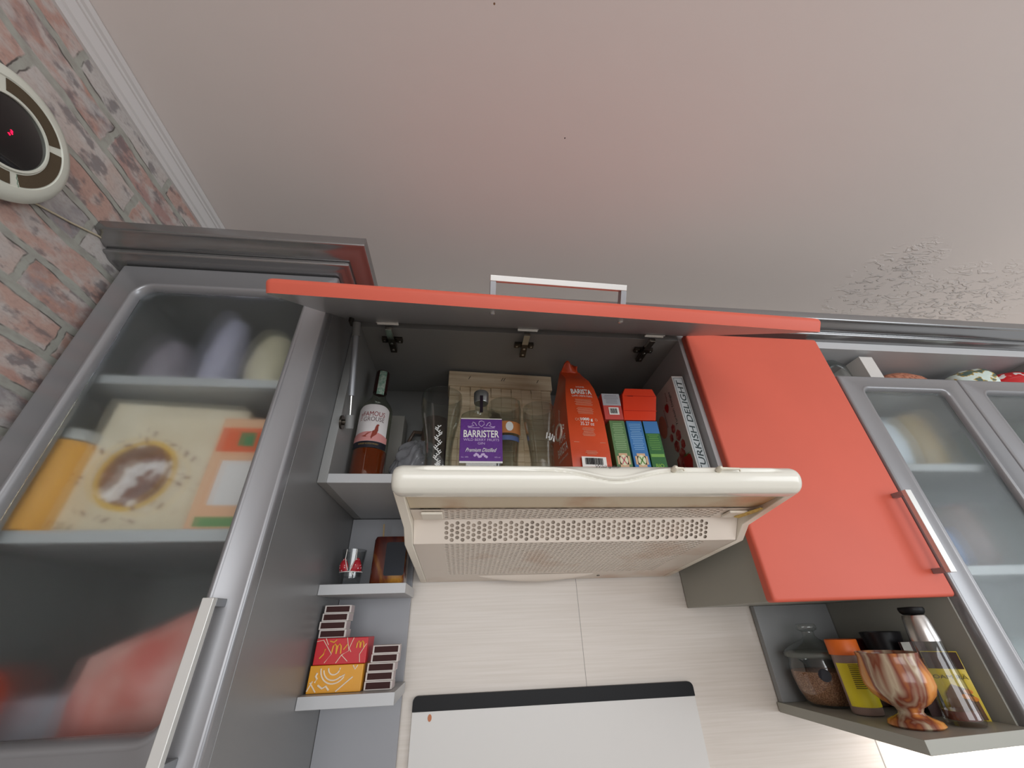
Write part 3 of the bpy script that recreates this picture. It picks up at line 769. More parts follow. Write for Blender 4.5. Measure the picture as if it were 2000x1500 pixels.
text('BLENDED SCOTCH WHISKY', wb, GOLDP, (0, 0, .0900), w=.044, h=.0032, bend=.0377)
# the bird
bird = [(-.013, .106), (-.008, .1075), (-.004, .112), (.002, .1145), (.0065, .118), (.0078, .125), (.009, .1285), (.0115, .1300), (.0135, .1280), (.0120, .1265), (.0125, .118), (.0105, .110), (.005, .1045), (.0035, .1005), (.002, .1045), (-.003, .1045), (-.008, .1050)]
mb = MB(); mb.poly([(.0382*math.sin(1.35*x/.0382), -.0382*math.cos(1.35*x/.0382), .101+(z-.101)*1.25) for x, z in bird]); mb.obj('grouse_emblem', mat('rust_brown_print', (142, 58, 42), .5), lab, world=False)

# grey plastic bag behind the whisky
mb = MB()
def bagf(u, v):
    a = 2*PI*u; r = (.058*math.sin(PI*min(v*.93+.05, 1))**.6 + .006*math.sin(7*a+9*v)+.004*math.sin(13*a-17*v))
    return (r*.92*math.cos(a), .75*r*math.sin(a), .004 + v*.125 + .006*math.sin(5*a+2))
mb.grid(bagf, 70, 26)
bgo = mb.obj('plastic_bag', film_mat(), smooth=80)
bgo.location = (-.117, .893, FZ); tag(bgo, 'crumpled translucent grey plastic bag behind the whisky bottle', 'plastic bag')
# white carton at the back, brown pitcher
o = MB().box(-.030, .030, -.03, .03, 0, .235).obj('cardboard_carton', mat('dull_white_card', (150, 146, 140), .6), bevel=.001); o.location = (-.200, .990, FZ)
tag(o, 'plain dull white carton at the back behind the whisky bottle', 'box')
pt = thing('ceramic_mug', 'tall brown mug with handle between the whisky bottle and beer glass', 'mug', (-.090, .985, FZ), rz=2.9)
MB().lathe([(.0005, .001), (.030, .001), (.034, .01), (.037, .12), (.034, .20), (.031, .235), (.029, .235), (.030, .20), (.033, .12), (.031, .012), (.0005, .012)], n=30, cap=False).obj('mug_body', mat('brown_glaze', (106, 88, 76), .3), pt, world=False, smooth=50)
MB().tube([(.033, 0, .20), (.058, 0, .205), (.070, 0, .18), (.068, 0, .13), (.055, 0, .09), (.036, 0, .085)], .005, 10).obj('handle', mat('brown_glaze'), pt, world=False, smooth=60)

# beer glasses
def beer_glass(name, label, loc, h, rt, rb, group='tall beer glasses in the open cabinet'):
    g = thing(name, label, 'glass', loc, group=group)
    pr = [(.0005, .002), (rb*.93, .002), (rb, .006), (rb*1.0, h*.30), (rb*1.08, h*.45), (rt*.93, h*.72), (rt*1.02, h*.88), (rt, h), (rt-.0016, h), (rt*1.0-.0016, h*.88), (rt*.91-.001, h*.72), (rb*1.04, h*.45), (rb*.92, h*.3), (rb*.86, .014), (.0005, .012)]
    MB().lathe(pr, n=40, cap=False).obj('glass_body', CLEAR, g, world=False, smooth=60)
    return g
g1 = beer_glass('beer_glass', 'large beer glass with white wheat decal left of the purple gin bottle', (-.062, .800, FZ), .207, .0455, .0285)
mb = MB()
for k in range(24):
    z = .028+k*.0036; wv = .0045*math.sin(k*1.1)
    for s in (-1, 1): mb.add([(wv, -.0297-.00045*k**.9*.9, z), (wv+s*.0045, -.0297-.00045*k**.9*.9, z+.0032), (wv+s*.003, -.0297-.00045*k**.9*.9, z+.0048), (wv, -.0297-.00045*k**.9*.9, z+.002)], [(0, 1, 2, 3)])
mb.obj('white_decal', mat('white_decal', (225, 225, 220), .5), g1, world=False)
g2 = beer_glass('beer_glass', 'beer glass with orange and blue printed band behind the gin bottle', (.089, .858, FZ), .220, .0405, .0280)
mb = MB(); mb.mi = 0
mb.grid(lambda u, v: (.0395*math.sin(-1+2*u), -.0395*math.cos(-1+2*u), .126+.030*v), 16, 1); mb.mi = 1
mb.grid(lambda u, v: (.0350*math.sin(-1+2*u), -.0350*math.cos(-1+2*u), .110+.012*v), 16, 1); mb.mi = 2
mb.disc((.006, -.0402, .142), .009, n=16, r2=.012)
for v_ in range(0): pass
mb.obj('printed_band', [mat('orange_decal', (190, 122, 70), .5), mat('blue_decal', (86, 104, 150), .5), mat('white_decal')], g2, world=False)
g3 = beer_glass('beer_glass', 'beer glass with faded white print beside the orange coffee bag', (.1620, .800, FZ), .180, .0365, .0255)
mb = MB()
for k in range(7):
    a = .2+k*.12; mb.tube([(.0325*math.sin(a), -.0325*math.cos(a), .09+.004*math.sin(k*2)), (.0325*math.sin(a+.1), -.0325*math.cos(a+.1), .10+.005*math.cos(k*3))], .0012, 6)
mb.obj('white_print', mat('white_decal'), g3, world=False)

# gin bottle
gb = thing('gin_bottle', 'clear gin bottle with purple label and silver cap', 'bottle', (.0275, .785, FZ))
mb = MB()
def sq(hw, hd_, z, r, k=5): return [(p[0], p[1], z) for p in rr_loop(-hw, hw, -hd_, hd_, min(r, hw*.999, hd_*.999), k)]
lv = [sq(.040, .026, .001, .012), sq(.0445, .030, .006, .015), sq(.0450, .0305, .135, .015), sq(.043, .029, .143, .015), sq(.034, .024, .151, .015), sq(.020, .018, .156, .015), sq(.0145, .0145, .162, .0145), sq(.0140, .0140, .190, .0140)]
n = len(lv[0]); mb.add([p for l in lv for p in l], [(i*n+j, i*n+(j+1) % n, (i+1)*n+(j+1) % n, (i+1)*n+j) for i in range(len(lv)-1) for j in range(n)] + [tuple(range(n))])
gbo = mb.obj('glass_body', thin_glass('gin_glass', (244, 248, 244), 1.5, .02, .03), gb, world=False, smooth=50)
MB().lathe([(.0155, .181), (.0165, .183), (.0165, .190), (.0170, .191), (.0170, .207), (.0155, .2095), (.0005, .210)], n=32).obj('cap', mat('silver_cap', (160, 162, 160), .3, .8), gb, world=False, smooth=30)
MB().box(-.0035, .0035, -.0182, -.0168, .150, .193).obj('seal_strip', mat('dark_seal', (38, 26, 38), .4), gb, world=False)
PUR = mat('purple_label', (96, 44, 132), .5, vary=.12, vs=150)
lb = MB().box(-.0440, .0440, -.0318, -.0306, .032, .126).obj('label', PUR, gb, world=False, bevel=.0004)
MB().box(-.0436, .0436, -.0315, -.0306, .028, .0318).obj('label_border', WHITE, gb, world=False); MB().box(-.0436, .0436, -.0315, -.0306, .1262, .128).obj('label_border', WHITE, gb, world=False)
LIL = mat('lilac_print', (200, 176, 214), .5)
text('BARRISTER', lb, WHITE, (0, -.0319, .092), w=.074, h=.0165, offs=.018)
text('WILD BERRY FRUITS', lb, LIL, (0, -.0319, .0785), w=.074, h=.0055)
text('GIN', lb, LIL, (0, -.0319, .0705), w=.0145, h=.0052)
text('Premium Distilled', lb, WHITE, (0, -.0319, .0560), w=.064, h=.0085, shear=.5)
text('Est. 1895', lb, LIL, (-.033, -.0319, .0405), w=.014); text('40% vol', lb, LIL, (.033, -.0319, .0405), w=.012)
mb = MB()   # crest: shield between two curls, garland below
for s in (-1, 1):
    mb.tube([(s*.010, -.0321, .110), (s*.014, -.0321, .117), (s*.018, -.0321, .119), (s*.020, -.0321, .114), (s*.016, -.0321, .111), (s*.024, -.0321, .108), (s*.029, -.0321, .109)], .0009, 6)
    mb.tube([(s*.004, -.0321, .106), (s*.016, -.0321, .1055), (s*.028, -.0321, .106)], .0007, 6)
mb.tube([(-.005, -.0321, .120), (-.006, -.0321, .114), (0, -.0321, .108), (.006, -.0321, .114), (.005, -.0321, .120), (0, -.0321, .122), (-.005, -.0321, .120)], .0008, 6)
mb.obj('crest', LIL, lb, world=False); mb = MB()
for k in range(9):
    a = k*.7; mb.ball((.003*k-.013, -.0320, .044+.003*math.sin(a*2)), .0028, 8, 5, 1, .15, 1)
mb.obj('garland', LIL, lb, world=False)

# chip-wood basket standing on end at the back
WOOD = ramp_mat('poplar_veneer', [(.3, (214, 188, 150)), (.7, (242, 224, 194))], 8, (1, 1, 14), rough=.6)
bs = thing('veneer_basket', 'pale woven wood veneer basket behind the gin bottle and glasses', 'basket', (.0850, .930, FZ), rz=.05)
mb = MB(); w2, h2 = .139, .335
for i in range(10):
    x0 = -w2+i*2*w2/10
    for j in range(10):
        z0 = j*.030
        yy = -.018 if (i+j) % 2 else -.0155
        mb.box(x0+.0006, x0+2*w2/10-.0006, yy, yy+.0014, z0+.001, z0+.029)
mb.obj('woven_side', WOOD, bs, world=False)
MB().box(-w2, w2, -.0145, .045, .0, .290).obj('core', WOOD, bs, world=False)
mb = MB(); mb.box(-w2-.004, w2+.004, -.0215, .046, .300, .346); mb.obj('rim_band', WOOD, bs, world=False, bevel=.001)
for x in (-.09, .0, .006, .10):
    mb = MB(); mb.obox((x, -.0223, .322), (.005, 0, .010), (.0010, 0, -.0006), (0, .0008, 0)); mb.obj('staple', mat('dark_staple', (50, 42, 36), .5), bs, world=False)
mb = MB(); mb.box(-.010, .016, -.012, -.004, .340, .3525); mb.obj('wood_peg', WOOD, bs, world=False, bevel=.001)

# coffee bag
cb = thing('coffee_bag', 'tall orange coffee bean bag with folded top in the open cabinet', 'bag', (.2620, .765, FZ), rz=0.07)
ORG = mat('orange_foil_bag', (206, 74, 34), .36, vary=.08, vs=18, bump=.5, bs=26)
mb = MB(); loops = []
def cbl(z, hw, y0, y1, bul):
    L_ = []
    for t in range(8): L_.append((-hw+2*hw*t/8, y0 - bul*math.sin(PI*t/8), z))
    for t in range(8): L_.append((hw + bul*.8*math.sin(PI*t/8), y0+(y1-y0)*t/8, z))
    for t in range(8): L_.append((hw-2*hw*t/8, y1 + bul*math.sin(PI*t/8), z))
    for t in range(8): L_.append((-hw - bul*.8*math.sin(PI*t/8), y1+(y0-y1)*t/8, z))
    return L_
lv = [cbl(0, .040, .002, .122, 0), cbl(.004, .0435, 0, .125, .001), cbl(.06, .044, -.001, .126, .004), cbl(.13, .043, .000, .126, .005), cbl(.19, .040, .004, .124, .004), cbl(.225, .0355, .010, .121, .002), cbl(.252, .029, .018, .115, 0), cbl(.270, .0270, .034, .100, 0), cbl(.290, .0270, .052, .078, 0), cbl(.303, .0255, .060, .066, 0)]
n = 32
mb.add([p for l in lv for p in l], [(i*n+j, i*n+(j+1) % n, (i+1)*n+(j+1) % n, (i+1)*n+j) for i in range(len(lv)-1) for j in range(n)] + [tuple(range(n)), tuple(range(len(lv)*n-n, len(lv)*n))])
bod = mb.obj('bag_body', ORG, cb, world=False, smooth=28)
mb = MB()
mb.grid(lambda u, v: (-.026+.050*u+(.010-.014*u)*v, .060+.009*math.sin(7*u+3*v)*v-.012*v*(1-u), .298+.030*v*(1-.4*abs(u-.6))+.0035*math.sin(11*u)*v), 16, 6)
mb.obj('folded_top', ORG, cb, world=False, smooth=60, solid=.003)
yF = -.0062
BL = [(0, .040, .002, .122, 0), (.004, .0435, 0, .125, .001), (.06, .044, -.001, .126, .004), (.13, .043, .000, .126, .005), (.19, .040, .004, .124, .004), (.225, .0355, .010, .121, .002), (.252, .029, .018, .115, 0), (.3, .029, .018, .115, 0)]
def bag_at(z):
    for p, q in zip(BL, BL[1:]):
        if p[0] <= z <= q[0]:
            t = (z-p[0])/(q[0]-p[0]); return [p[i]*(1-t)+q[i]*t for i in range(5)]
    return BL[0]
def lay(o, h=.0007, sidewall=False, ref=None):
    '''lay flat printing onto the bulging bag wall'''
    for v in o.data.vertices:
        z, hw, y0, y1, bul = bag_at(v.co.z)
        if sidewall:
            d = (v.co.x-ref) if ref is not None else 0
            v.co.x = -hw - bul*.8*math.sin(PI*min(1, max(0, (v.co.y-y0)/(y1-y0)))) - h + d
        else:
            d = (v.co.y-ref) if ref is not None else 0
            v.co.y = y0 - bul*math.sin(PI*min(1, max(0, (v.co.x+hw)/(2*hw)))) - h + d
    o.data.update()
lay(text('HOME', bod, WHITE, (.0, yF+.016, .2265), w=.020, right=(1, 0, 0), up=(0, .25, .97)))
lay(text('BARISTA', bod, WHITE, (.0, yF+.0115, .212), w=.050, h=.0155, up=(0, .20, .98), offs=.03))
lay(text('CAFFÈ CREMA FORTE', bod, WHITE, (.0, yF+.0085, .199), w=.050, h=.0062, up=(0, .12, .99)))
lay(text('1000 g', bod, WHITE, (.0, yF+.0010, .134), w=.028, h=.0095, offs=.03))
lay(text('35.27 oz', bod, WHITE, (.0, yF+.0006, .124), w=.032, h=.0085))
mb = MB()
for z0, k, wd in ((.187, 6, .048), (.164, 6, .046), (.112, 7, .030), (.058, 3, .028)):
    for i in range(k):
        ww = wd*(.75+.25*random.random()); z = z0-i*.0030; yy = yF+.0002+max(0, (z-.12))*.088
        mb.box(-ww/2, ww/2, yy-.0002, yy, z, z+.0011)
for s in (-.024, -.017, .022): mb.tube([(s+.003*math.cos(a*.9), yF+.001, .134+.003*math.sin(a*.9)) for a in range(8)], .0004, 5)
mb.box(-.036, .036, yF-.0004, yF-.0001, .0795, .0805)
lay(mb.obj('fine_print', mat('pale_orange_print', (236, 190, 160), .5), bod, world=False), .0016)
mb = MB(); mb.mi = 0; mb.box(-.026, .028, yF-.0012, yF-.0002, .022, .044); mb.mi = 1
x = -.019
while x < .020:
    ww = random.choice((.0006, .0010, .0016)); mb.box(x, x+ww, yF-.0016, yF-.0012, .027, .041); x += ww+random.choice((.0006, .001))
lay(mb.obj('barcode', [WHITE, BLACK], bod, world=False), .0016, ref=-.0002)
# broad side printing (faces left)
xS = -.0485
up_ = (0, 0, 1); ri_ = (0, -1, 0)
lay(text('Dallmayr', bod, WHITE, (xS-.0002, .050, .165), w=.042, h=.013, right=(0, 0, 1), up=(0, 1, 0), shear=.2), sidewall=True)
lay(text('HOME', bod, WHITE, (xS-.0012, .040, .104), w=.042, h=.014, right=ri_, up=up_), sidewall=True)
lay(text('BARISTA', bod, WHITE, (xS-.0012, .045, .080), w=.066, h=.020, right=ri_, up=up_, offs=.01), sidewall=True)
lay(text('CAFFÈ CREMA FORTE', bod, WHITE, (xS-.0010, .045, .060), w=.062, right=ri_, up=up_), sidewall=True)
mb = MB(); mb.tube([(xS-.002, .058+.022*math.cos(a*PI/8), .128+.018*math.sin(a*PI/8)) for a in range(17)], .0032, 6)
mb.tube([(xS-.001, .035, .128), (xS-.001, .026, .124), (xS-.001, .024, .132), (xS-.001, .033, .136)], .002, 6); lay(mb.obj('cup_picture', mat('cream_print', (222, 206, 190), .5), bod, world=False), .0008, True, ref=xS-.002)

# boxes right of the coffee bag
def carton(name, label, x0, x1, y0, y1, z0, z1, mt, rz=0, ry=0, group=None, cat='box'):
    t = thing(name, label, cat, ((x0+x1)/2, y0, z0), rz=rz, ry=ry, group=group)
    hw = (x1-x0)/2
    b = MB().box(-hw, hw, 0, y1-y0, 0, z1-z0).obj('carton', mt, t, world=False, bevel=.0007)
    return t, b, hw, z1-z0
def lines(parent, x0, x1, z0, z1, k, mt, y=-.0002):
    mb = MB()
    for i in range(k):
        z = z1-(z1-z0)*i/max(1, k-1); ww = (x1-x0)*(.7+.3*random.random()); c = (x0+x1)/2
        mb.box(c-ww/2, c+ww/2, y-.0002, y, z, z+.0010)
    return mb.obj('fine_print', mt, parent, world=False)
for nm, label, xa, xb, cm, cl, fig in (('tea_box', 'slim green tea box beside the orange coffee bag', .3215, .3575, (96, 130, 84), (170, 200, 150), (214, 110, 120)),
                                      ('tea_box', 'slim blue tea box between two green boxes', .3620, .3990, (60, 118, 176), (150, 190, 220), (90, 150, 60)),
                                      ('tea_box', 'dark green and blue tea box beside the Turkish delight box', .4020, .4370, (48, 104, 52), (120, 170, 80), None)):
    t, b, hw, hh = carton(nm, label, xa, xb, .780, .905, FZ, FZ+.143, mat('card_'+label.split()[1]+label.split()[0], cm, .45), group='slim tea boxes standing upright')
    pl = mat('print_'+label.split()[1]+label.split()[0], cl, .5)
    lines(b, -hw+.004, hw-.004, .072, .134, 15, pl)
    if fig:
        mb = MB(); mb.box(-hw+.0005, hw-.0005, -.0003, -.0001, .03, .055) if False else None
        mb.mi = 0
        for q in ((0, .047, .012, .020), (0, .047, .018, .012)): mb.box(q[0]-q[2]*.8, q[0]+q[2]*.8, -.0005, -.0002, q[1]-q[3]*.8, q[1]+q[3]*.8)
        mb.mi = 1
        mb.disc((0, -.0008, .047), .009, n=20, r2=.012); mb.mi = 2
        mb.obox((-.006, -.0016, .038), (.0022, 0, 0), (.0095, 0, .017), (0, .0005, 0)); mb.obox((.004, -.0016, .038), (.0022, 0, 0), (-.0095, 0, .017), (0, .0005, 0))
        mb.obj('flower_print', [mat('peach_print', (214, 176, 140), .5), mat('pale_yellow_print', (226, 226, 190), .5), mat('x_'+label.split()[1], fig, .5)], b, world=False)
    else:
        MB().box(-hw+.002, hw-.002, -.0005, -.0002, .055, .062).obj('printed_bar', pl, b, world=False)
        text('BIO', b, mat('lime_print', (150, 200, 70), .5), (.0, -.0004, .035), w=.018)
        MB().box(-hw+.0003, hw-.0003, -.0006, -.0002, .112, .1425).obj('blue_panel', mat('card_blueslim'), b, world=False)
t, b, hw, hh = carton('medicine_box', 'small grey and red box with barcode on the green tea box', .3120, .3560, .776, .870, FZ+.1440, FZ+.212, mat('coral_red_card', (198, 80, 72), .45))
MB().box(-hw+.0004, hw-.0004, -.0006, -.0001, .036, hh-.0004).obj('grey_panel', mat('cool_grey_card', (172, 172, 176), .5), b, world=False)
lines(b, -hw+.004, hw-.004, .042, .062, 6, mat('mid_grey_print', (120, 120, 124), .5), y=-.0007)
mb = MB(); mb.mi = 0; mb.box(-.010, .014, -.0010, -.0001, .012, .031); mb.mi = 1
x = -.007
while x < .010:
    ww = random.choice((.0006, .0012)); mb.box(x, x+ww, -.0014, -.001, .015, .028); x += ww+.0008
mb.obj('barcode', [WHITE, BLACK], b, world=False)
# orange box with tuck flaps, leaning
ob = thing('flap_box', 'bright orange-red glossy carton lying on the blue tea box', 'box', (.3590, .782, FZ+.1445), ry=.0)
OR2 = mat('bright_orange_card', (226, 66, 38), .25)
mb = MB(); mb.prism([(0, .002), (.078, .002), (.094, .066), (.088, .088), (.018, .088), (.008, .070)], 'y', 0, .075); 
bo = mb.obj('carton', OR2, ob, world=False, bevel=.0015)
mb = MB(); mb.obox((.012, -.0012, .066), (.078, 0, .0), (0, .001, 0), (.004, 0, .0012)); mb.obox((.006, -.0010, .026), (.080, 0, 0), (0, .0008, 0), (0, 0, .0010)); mb.obj('crease', mat('deep_orange_card', (196, 50, 30), .3), bo, world=False)
MB().box(.020, .034, -.001, -.0002, .0655, .0675).obj('printed_date', BLACK, bo, world=False)
o = MB(); o.prism([(0, 0), (.10, 0), (.10, .045), (.035, .078), (0, .042)], 'y', 0, .05)
o = o.obj('paper_bag', mat('grey_film_opaque', (140, 140, 142), .35, bump=.5, bs=40), bevel=.003); o.location = (.372, .885, FZ+.1445+.0)
tag(o, 'crumpled grey paper bag rising behind the orange carton', 'bag')
# Turkish delight box
td = thing('candy_box', 'white flat sweets box with silver spine reading TURKISH DELIGHT', 'box', (.4925, .760, FZ), rz=-.05)
wt = mat('white_sweets_card', (214, 208, 202), .4)
b = MB().box(0, .0285, 0, .140, 0, .258).obj('carton', wt, td, world=False, bevel=.0008)
MB().box(.002, .0265, -.0006, -.0001, .004, .254).obj('foil_spine', mat('silver_foil', (196, 204, 206), .3, .35, bump=.4, bs=60), b, world=False)
mb = MB(); inkm = mat('dark_green_ink', (44, 60, 62), .5)
for (xa, xb, za, zb) in ((.0035, .0042, .006, .252), (.0243, .025, .006, .252), (.0035, .025, .006, .0068), (.0035, .025, .2512, .252)): mb.box(xa, xb, -.0009, -.0006, za, zb)
mb.obj('border_line', inkm, b, world=False)
text('TURKISH DELIGHT', b, inkm, (.0143, -.0007, .130), w=.232, h=.0135, right=(0, 0, 1), up=(-1, 0, 0), shear=.15, offs=.01)
nx = -.0006; rr_ = (0, -1, 0); uu_ = (0, 0, 1)
JEL = ramp_mat('jelly_cubes_print', [(.3, (150, 44, 44)), (.5, (186, 74, 70)), (.7, (222, 150, 140))], 70, rough=.5)
def onx(pts, y0, z0, s=1): return [(nx, y0-px*s, z0+pz*s) for px, pz in pts]
mb = MB()
for (yy, zz, s) in ((.046, .070, .022), (.060, .098, .018), (.040, .118, .017), (.066, .058, .020), (.052, .038, .020), (.075, .126, .013), (.030, .092, .014), (.056, .142, .014)):
    mb.add([(nx-.0001*random.random(), yy-s*math.cos(a)*.75, zz+s*math.sin(a)*.85) for a in [k*PI/3+.3 for k in range(6)]], [(0, 1, 2, 3, 4, 5)])
mb.obj('jelly_picture', JEL, b, world=False)
def strawberry(parent, yy, zz, s):
    mb = MB(); mb.mi = 0
    mb.add([(nx-.0003, yy-s*x, zz+s*z) for x, z in ((0, -1), (.5, -.7), (.8, 0), (.7, .6), (.2, .8), (-.3, .8), (-.75, .55), (-.8, 0), (-.45, -.7))], [tuple(range(9))])
    mb.mi = 1
    for k in range(5):
        a = PI*.15+k*PI*.17; mb.add([(nx-.0005, yy, zz+s*.65), (nx-.0005, yy-s*.9*math.cos(a), zz+s*.55+s*.55*math.sin(a)), (nx-.0005, yy-s*.5*math.cos(a+.3), zz+s*.8)], [(0, 1, 2)])
    mb.obj('strawberry_picture', [mat('strawberry_print', (190, 44, 40), .5), mat('leaf_print', (84, 130, 60), .5)], parent, world=False)
strawberry(b, .028, .046, .024); strawberry(b, .060, .200, .013)
mb = MB(); mb.add([(nx-.0002, .104+.022*math.cos(a), .168+.030*math.sin(a)) for a in [k*2*PI/24 for k in range(24)]], [tuple(range(24))]); mb.obj('orange_seal', mat('salmon_print', (214, 134, 110), .5), b, world=False)
text('Turkish Delight', b, inkm, (nx-.0001, .030, .186), w=.090, h=.0120, right=(0, 0, 1), up=(0, 1, 0), shear=.25)
text('Strawberry', b, RED, (nx-.0001, .078, .180), w=.050, h=.0085, right=(0, 0, 1), up=(0, 1, 0), shear=.25)
text('Peanut', b, RED, (nx-.0001, .050, .226), w=.026, right=(0, 0, 1), up=(0, 1, 0), shear=.25)

# ================================================================== things on the little wall shelf
S1, S2 = 1.5752, 1.4057
sg = thing('shot_glass', 'small shot glass wearing a red polka-dot bikini top', 'glass', (-.2335, .930, S1))
MB().lathe([(.0005, .001), (.0180, .001), (.0195, .003), (.0205, .020), (.0215, .04), (.0245, .069), (.0232, .069), (.0200, .040), (.0185, .018), (.0005, .014)], n=32, cap=False).obj('glass_body', thin_glass('smoky_glass', (236, 238, 238), 1.5, .03, .04), sg, world=False, smooth=60)
def dots_mat():
    M = bpy.data.materials.new('red_polka_dots'); M.use_nodes = True; nt = M.node_tree; b = nt.nodes['Principled BSDF']
    tc = nt.nodes.new('ShaderNodeTexCoord'); v = nt.nodes.new('ShaderNodeTexVoronoi'); v.inputs['Scale'].default_value = 190; v.inputs['Randomness'].default_value = .3
    nt.links.new(tc.outputs['Object'], v.inputs[0]); r = nt.nodes.new('ShaderNodeValToRGB'); r.color_ramp.interpolation = 'CONSTANT'
    r.color_ramp.elements[0].color = lin((230, 210, 210)); r.color_ramp.elements[1].position = .27; r.color_ramp.elements[1].color = lin((176, 30, 44))
    nt.links.new(v.outputs['Distance'], r.inputs[0]); nt.links.new(r.outputs[0], b.inputs['Base Color']); return M
bk_ = MB()
for s in (-1, 1):
    def cup(u, v, s=s):
        a = s*(.12 + 1.15*u); wd = v*(1 - .9*u*0); z = .026 + (.026*math.sin(PI*min(1, .12+u*.82)))*v
        bul = .0065*math.sin(PI*u)*math.sin(PI*min(1, v*.9+.1)); r = .0222+bul
        return (r*math.sin(a), -r*math.cos(a), z)
    bk_.grid(cup, 12, 8)
bki = bk_.obj('bikini_top', dots_mat(), sg, world=False, smooth=60)
mb = MB()
mb.tube([(.0232*math.sin(a/10), -.0232*math.cos(a/10), .0258) for a in range(-14, 15)], .0009, 6)
for s in (-1, 1):
    mb.tube([(s*.0025, -.0232, .028), (s*.0070, -.0245, .040), (s*.0105, -.0225, .050), (s*.010, -.0228, .068)], .0008, 6)
mb.tube([(.004, -.024, .025), (.012, -.025, .019), (.008, -.025, .021)], .0008, 6)
mb.obj('white_trim', WHITE, bki, world=False)

ad = thing('amber_flask', 'dark amber and blue square glass holder beside the hood', 'glass holder', (-.1565, .935, S1))
AMB = ramp_mat('amber_blue_glass', [(.32, (46, 14, 22)), (.50, (92, 40, 24)), (.62, (170, 118, 36)), (.74, (90, 24, 30))], 14, (1, 1, .5), rough=.15, dist=.5)
mb = MB(); lv = [sq(.032, .030, 0, .010), sq(.0345, .032, .004, .012), sq(.0345, .032, .086, .012), sq(.032, .030, .092, .011)]; n = len(lv[0])
mb.add([p for l in lv for p in l], [(i*n+j, i*n+(j+1) % n, (i+1)*n+(j+1) % n, (i+1)*n+j) for i in range(3) for j in range(n)] + [tuple(range(n)), tuple(range(3*n, 4*n))])
mb.obj('glass_body', AMB, ad, world=False, smooth=50)
mb = MB(); lo = [(p[0]+.011, -.0330, p[1]) for p in rr_loop(-.018, .0225, .016, .080, .004)]; mb.add(lo + [(p[0], -.0322, p[2]) for p in lo], [tuple(range(len(lo)))] + [(i, (i+1) % len(lo), len(lo)+(i+1) % len(lo), len(lo)+i) for i in range(len(lo))])
mb.obj('dark_blue_window', mat('midnight_glass', (10, 18, 30), .35, spec=.25), ad, world=False)
o = MB().obox((0, 0, 0), (.0035, 0, 0), (0, .0015, 0), (-.011, 0, .085)).obj('wooden_stick', mat('pale_stick', (176, 150, 106), .6), bevel=.0004)
o.location = (-.179, .971, S1+.040); o.location.z = S1+.0
o.scale = (1, 1, 1.55); tag(o, 'thin wooden stick leaning behind the amber glass holder', 'stick')

# gift boxes
def giftbox(label, z, cm, seed, x0=-.2690, w=.0925):
    t = thing('gift_box', label, 'box', (x0+w/2, .898, z), group=None)
    b = MB().box(-w/2, w/2, 0, .060, 0, .0405).obj('carton', mat(cm[0], cm[1], .35), t, world=False, bevel=.0012)
    return t, b
t, b = giftbox('flat orange-yellow patterned box on the lower shelf board', S2+.0003, ('mustard_card', (222, 156, 40)), 1)
mb = MB(); OFFW = mat('off_white_print', (236, 220, 196), .5); y = -.0007
def arc(cx, cz, r, a0, a1, th_=.0012, n_=14): mb.tube([(cx+r*math.cos(a0+(a1-a0)*i/n_), y, cz+r*math.sin(a0+(a1-a0)*i/n_)) for i in range(n_+1)], th_, 6)
arc(-.004, .036, .010, PI*1.0, PI*2.0); arc(-.004, .036, .018, PI*1.05, PI*1.75); arc(-.004, .036, .023, PI*1.0, PI*1.8)
mb.tube([(.013, y, .020), (.016, y, .026), (.006, y, .021)], .0012, 6); mb.tube([(.004, y, .002), (.018, y, .013), (.030, y, .022)], .0012, 6)
mb.tube([(-.032, y, .030), (-.034, y, .025), (-.031, y, .021), (-.034, y, .016)], .0018, 6); mb.tube([(-.045, y, .004), (-.038, y, .018)], .0011, 6); mb.tube([(-.042, y, .016), (-.030, y, .002)], .0011, 6)
mb.tube([(-.028, y, .012), (-.020, y, .007), (-.014, y, .010), (-.008, y, .004)], .0016, 6); mb.tube([(.028, y, .039), (.032, y, .033), (.036, y, .039)], .0011, 6)
mb.obj('white_swirls', OFFW, b, world=False)
t, b = giftbox('flat red patterned box stacked on the orange-yellow box', S2+.0413, ('red_card', (196, 30, 40)), 2, -.2665, .0920)
mb = MB()
for pl_ in (((-.045, .036), (-.034, .038), (-.016, .016), (-.026, .003)), ((-.030, .0405), (-.024, .030)), ((.008, .0405), (.014, .020), (.002, .014), (-.006, .002)), ((.002, .014), (.014, .004)), ((.044, .030), (.034, .014), (.036, .002)), ((.020, .040), (.014, .024), (.018, .018))):
    mb.tube([(p[0], y, p[1]) for p in pl_], .0006, 5)
mb.obj('white_lines', OFFW, b, world=False)
mb = MB()
for cx in (-.012, -.004): 
    mb.tube([(cx-.004, y-.0002, .018), (cx-.003, y-.0002, .028), (cx, y-.0002, .031), (cx+.003, y-.0002, .028), (cx+.004, y-.0002, .016)], .0013, 6)
for cx in (.030, .0365): mb.tube([(cx-.0032, y-.0002, .024), (cx-.0022, y-.0002, .032), (cx, y-.0002, .0345), (cx+.0022, y-.0002, .032), (cx+.0032, y-.0002, .024)], .0012, 6)
mb.tube([(-.036, y, .010), (-.030, y, .016), (-.028, y, .024)], .0012, 6); mb.tube([(-.022, y, .036), (-.015, y, .034), (-.010, y, .038)], .0011, 6); mb.tube([(.004, y, .022), (.010, y, .030)], .0011, 6)
mb.obj('golden_arches', mat('golden_print', (226, 168, 60), .5), b, world=False)

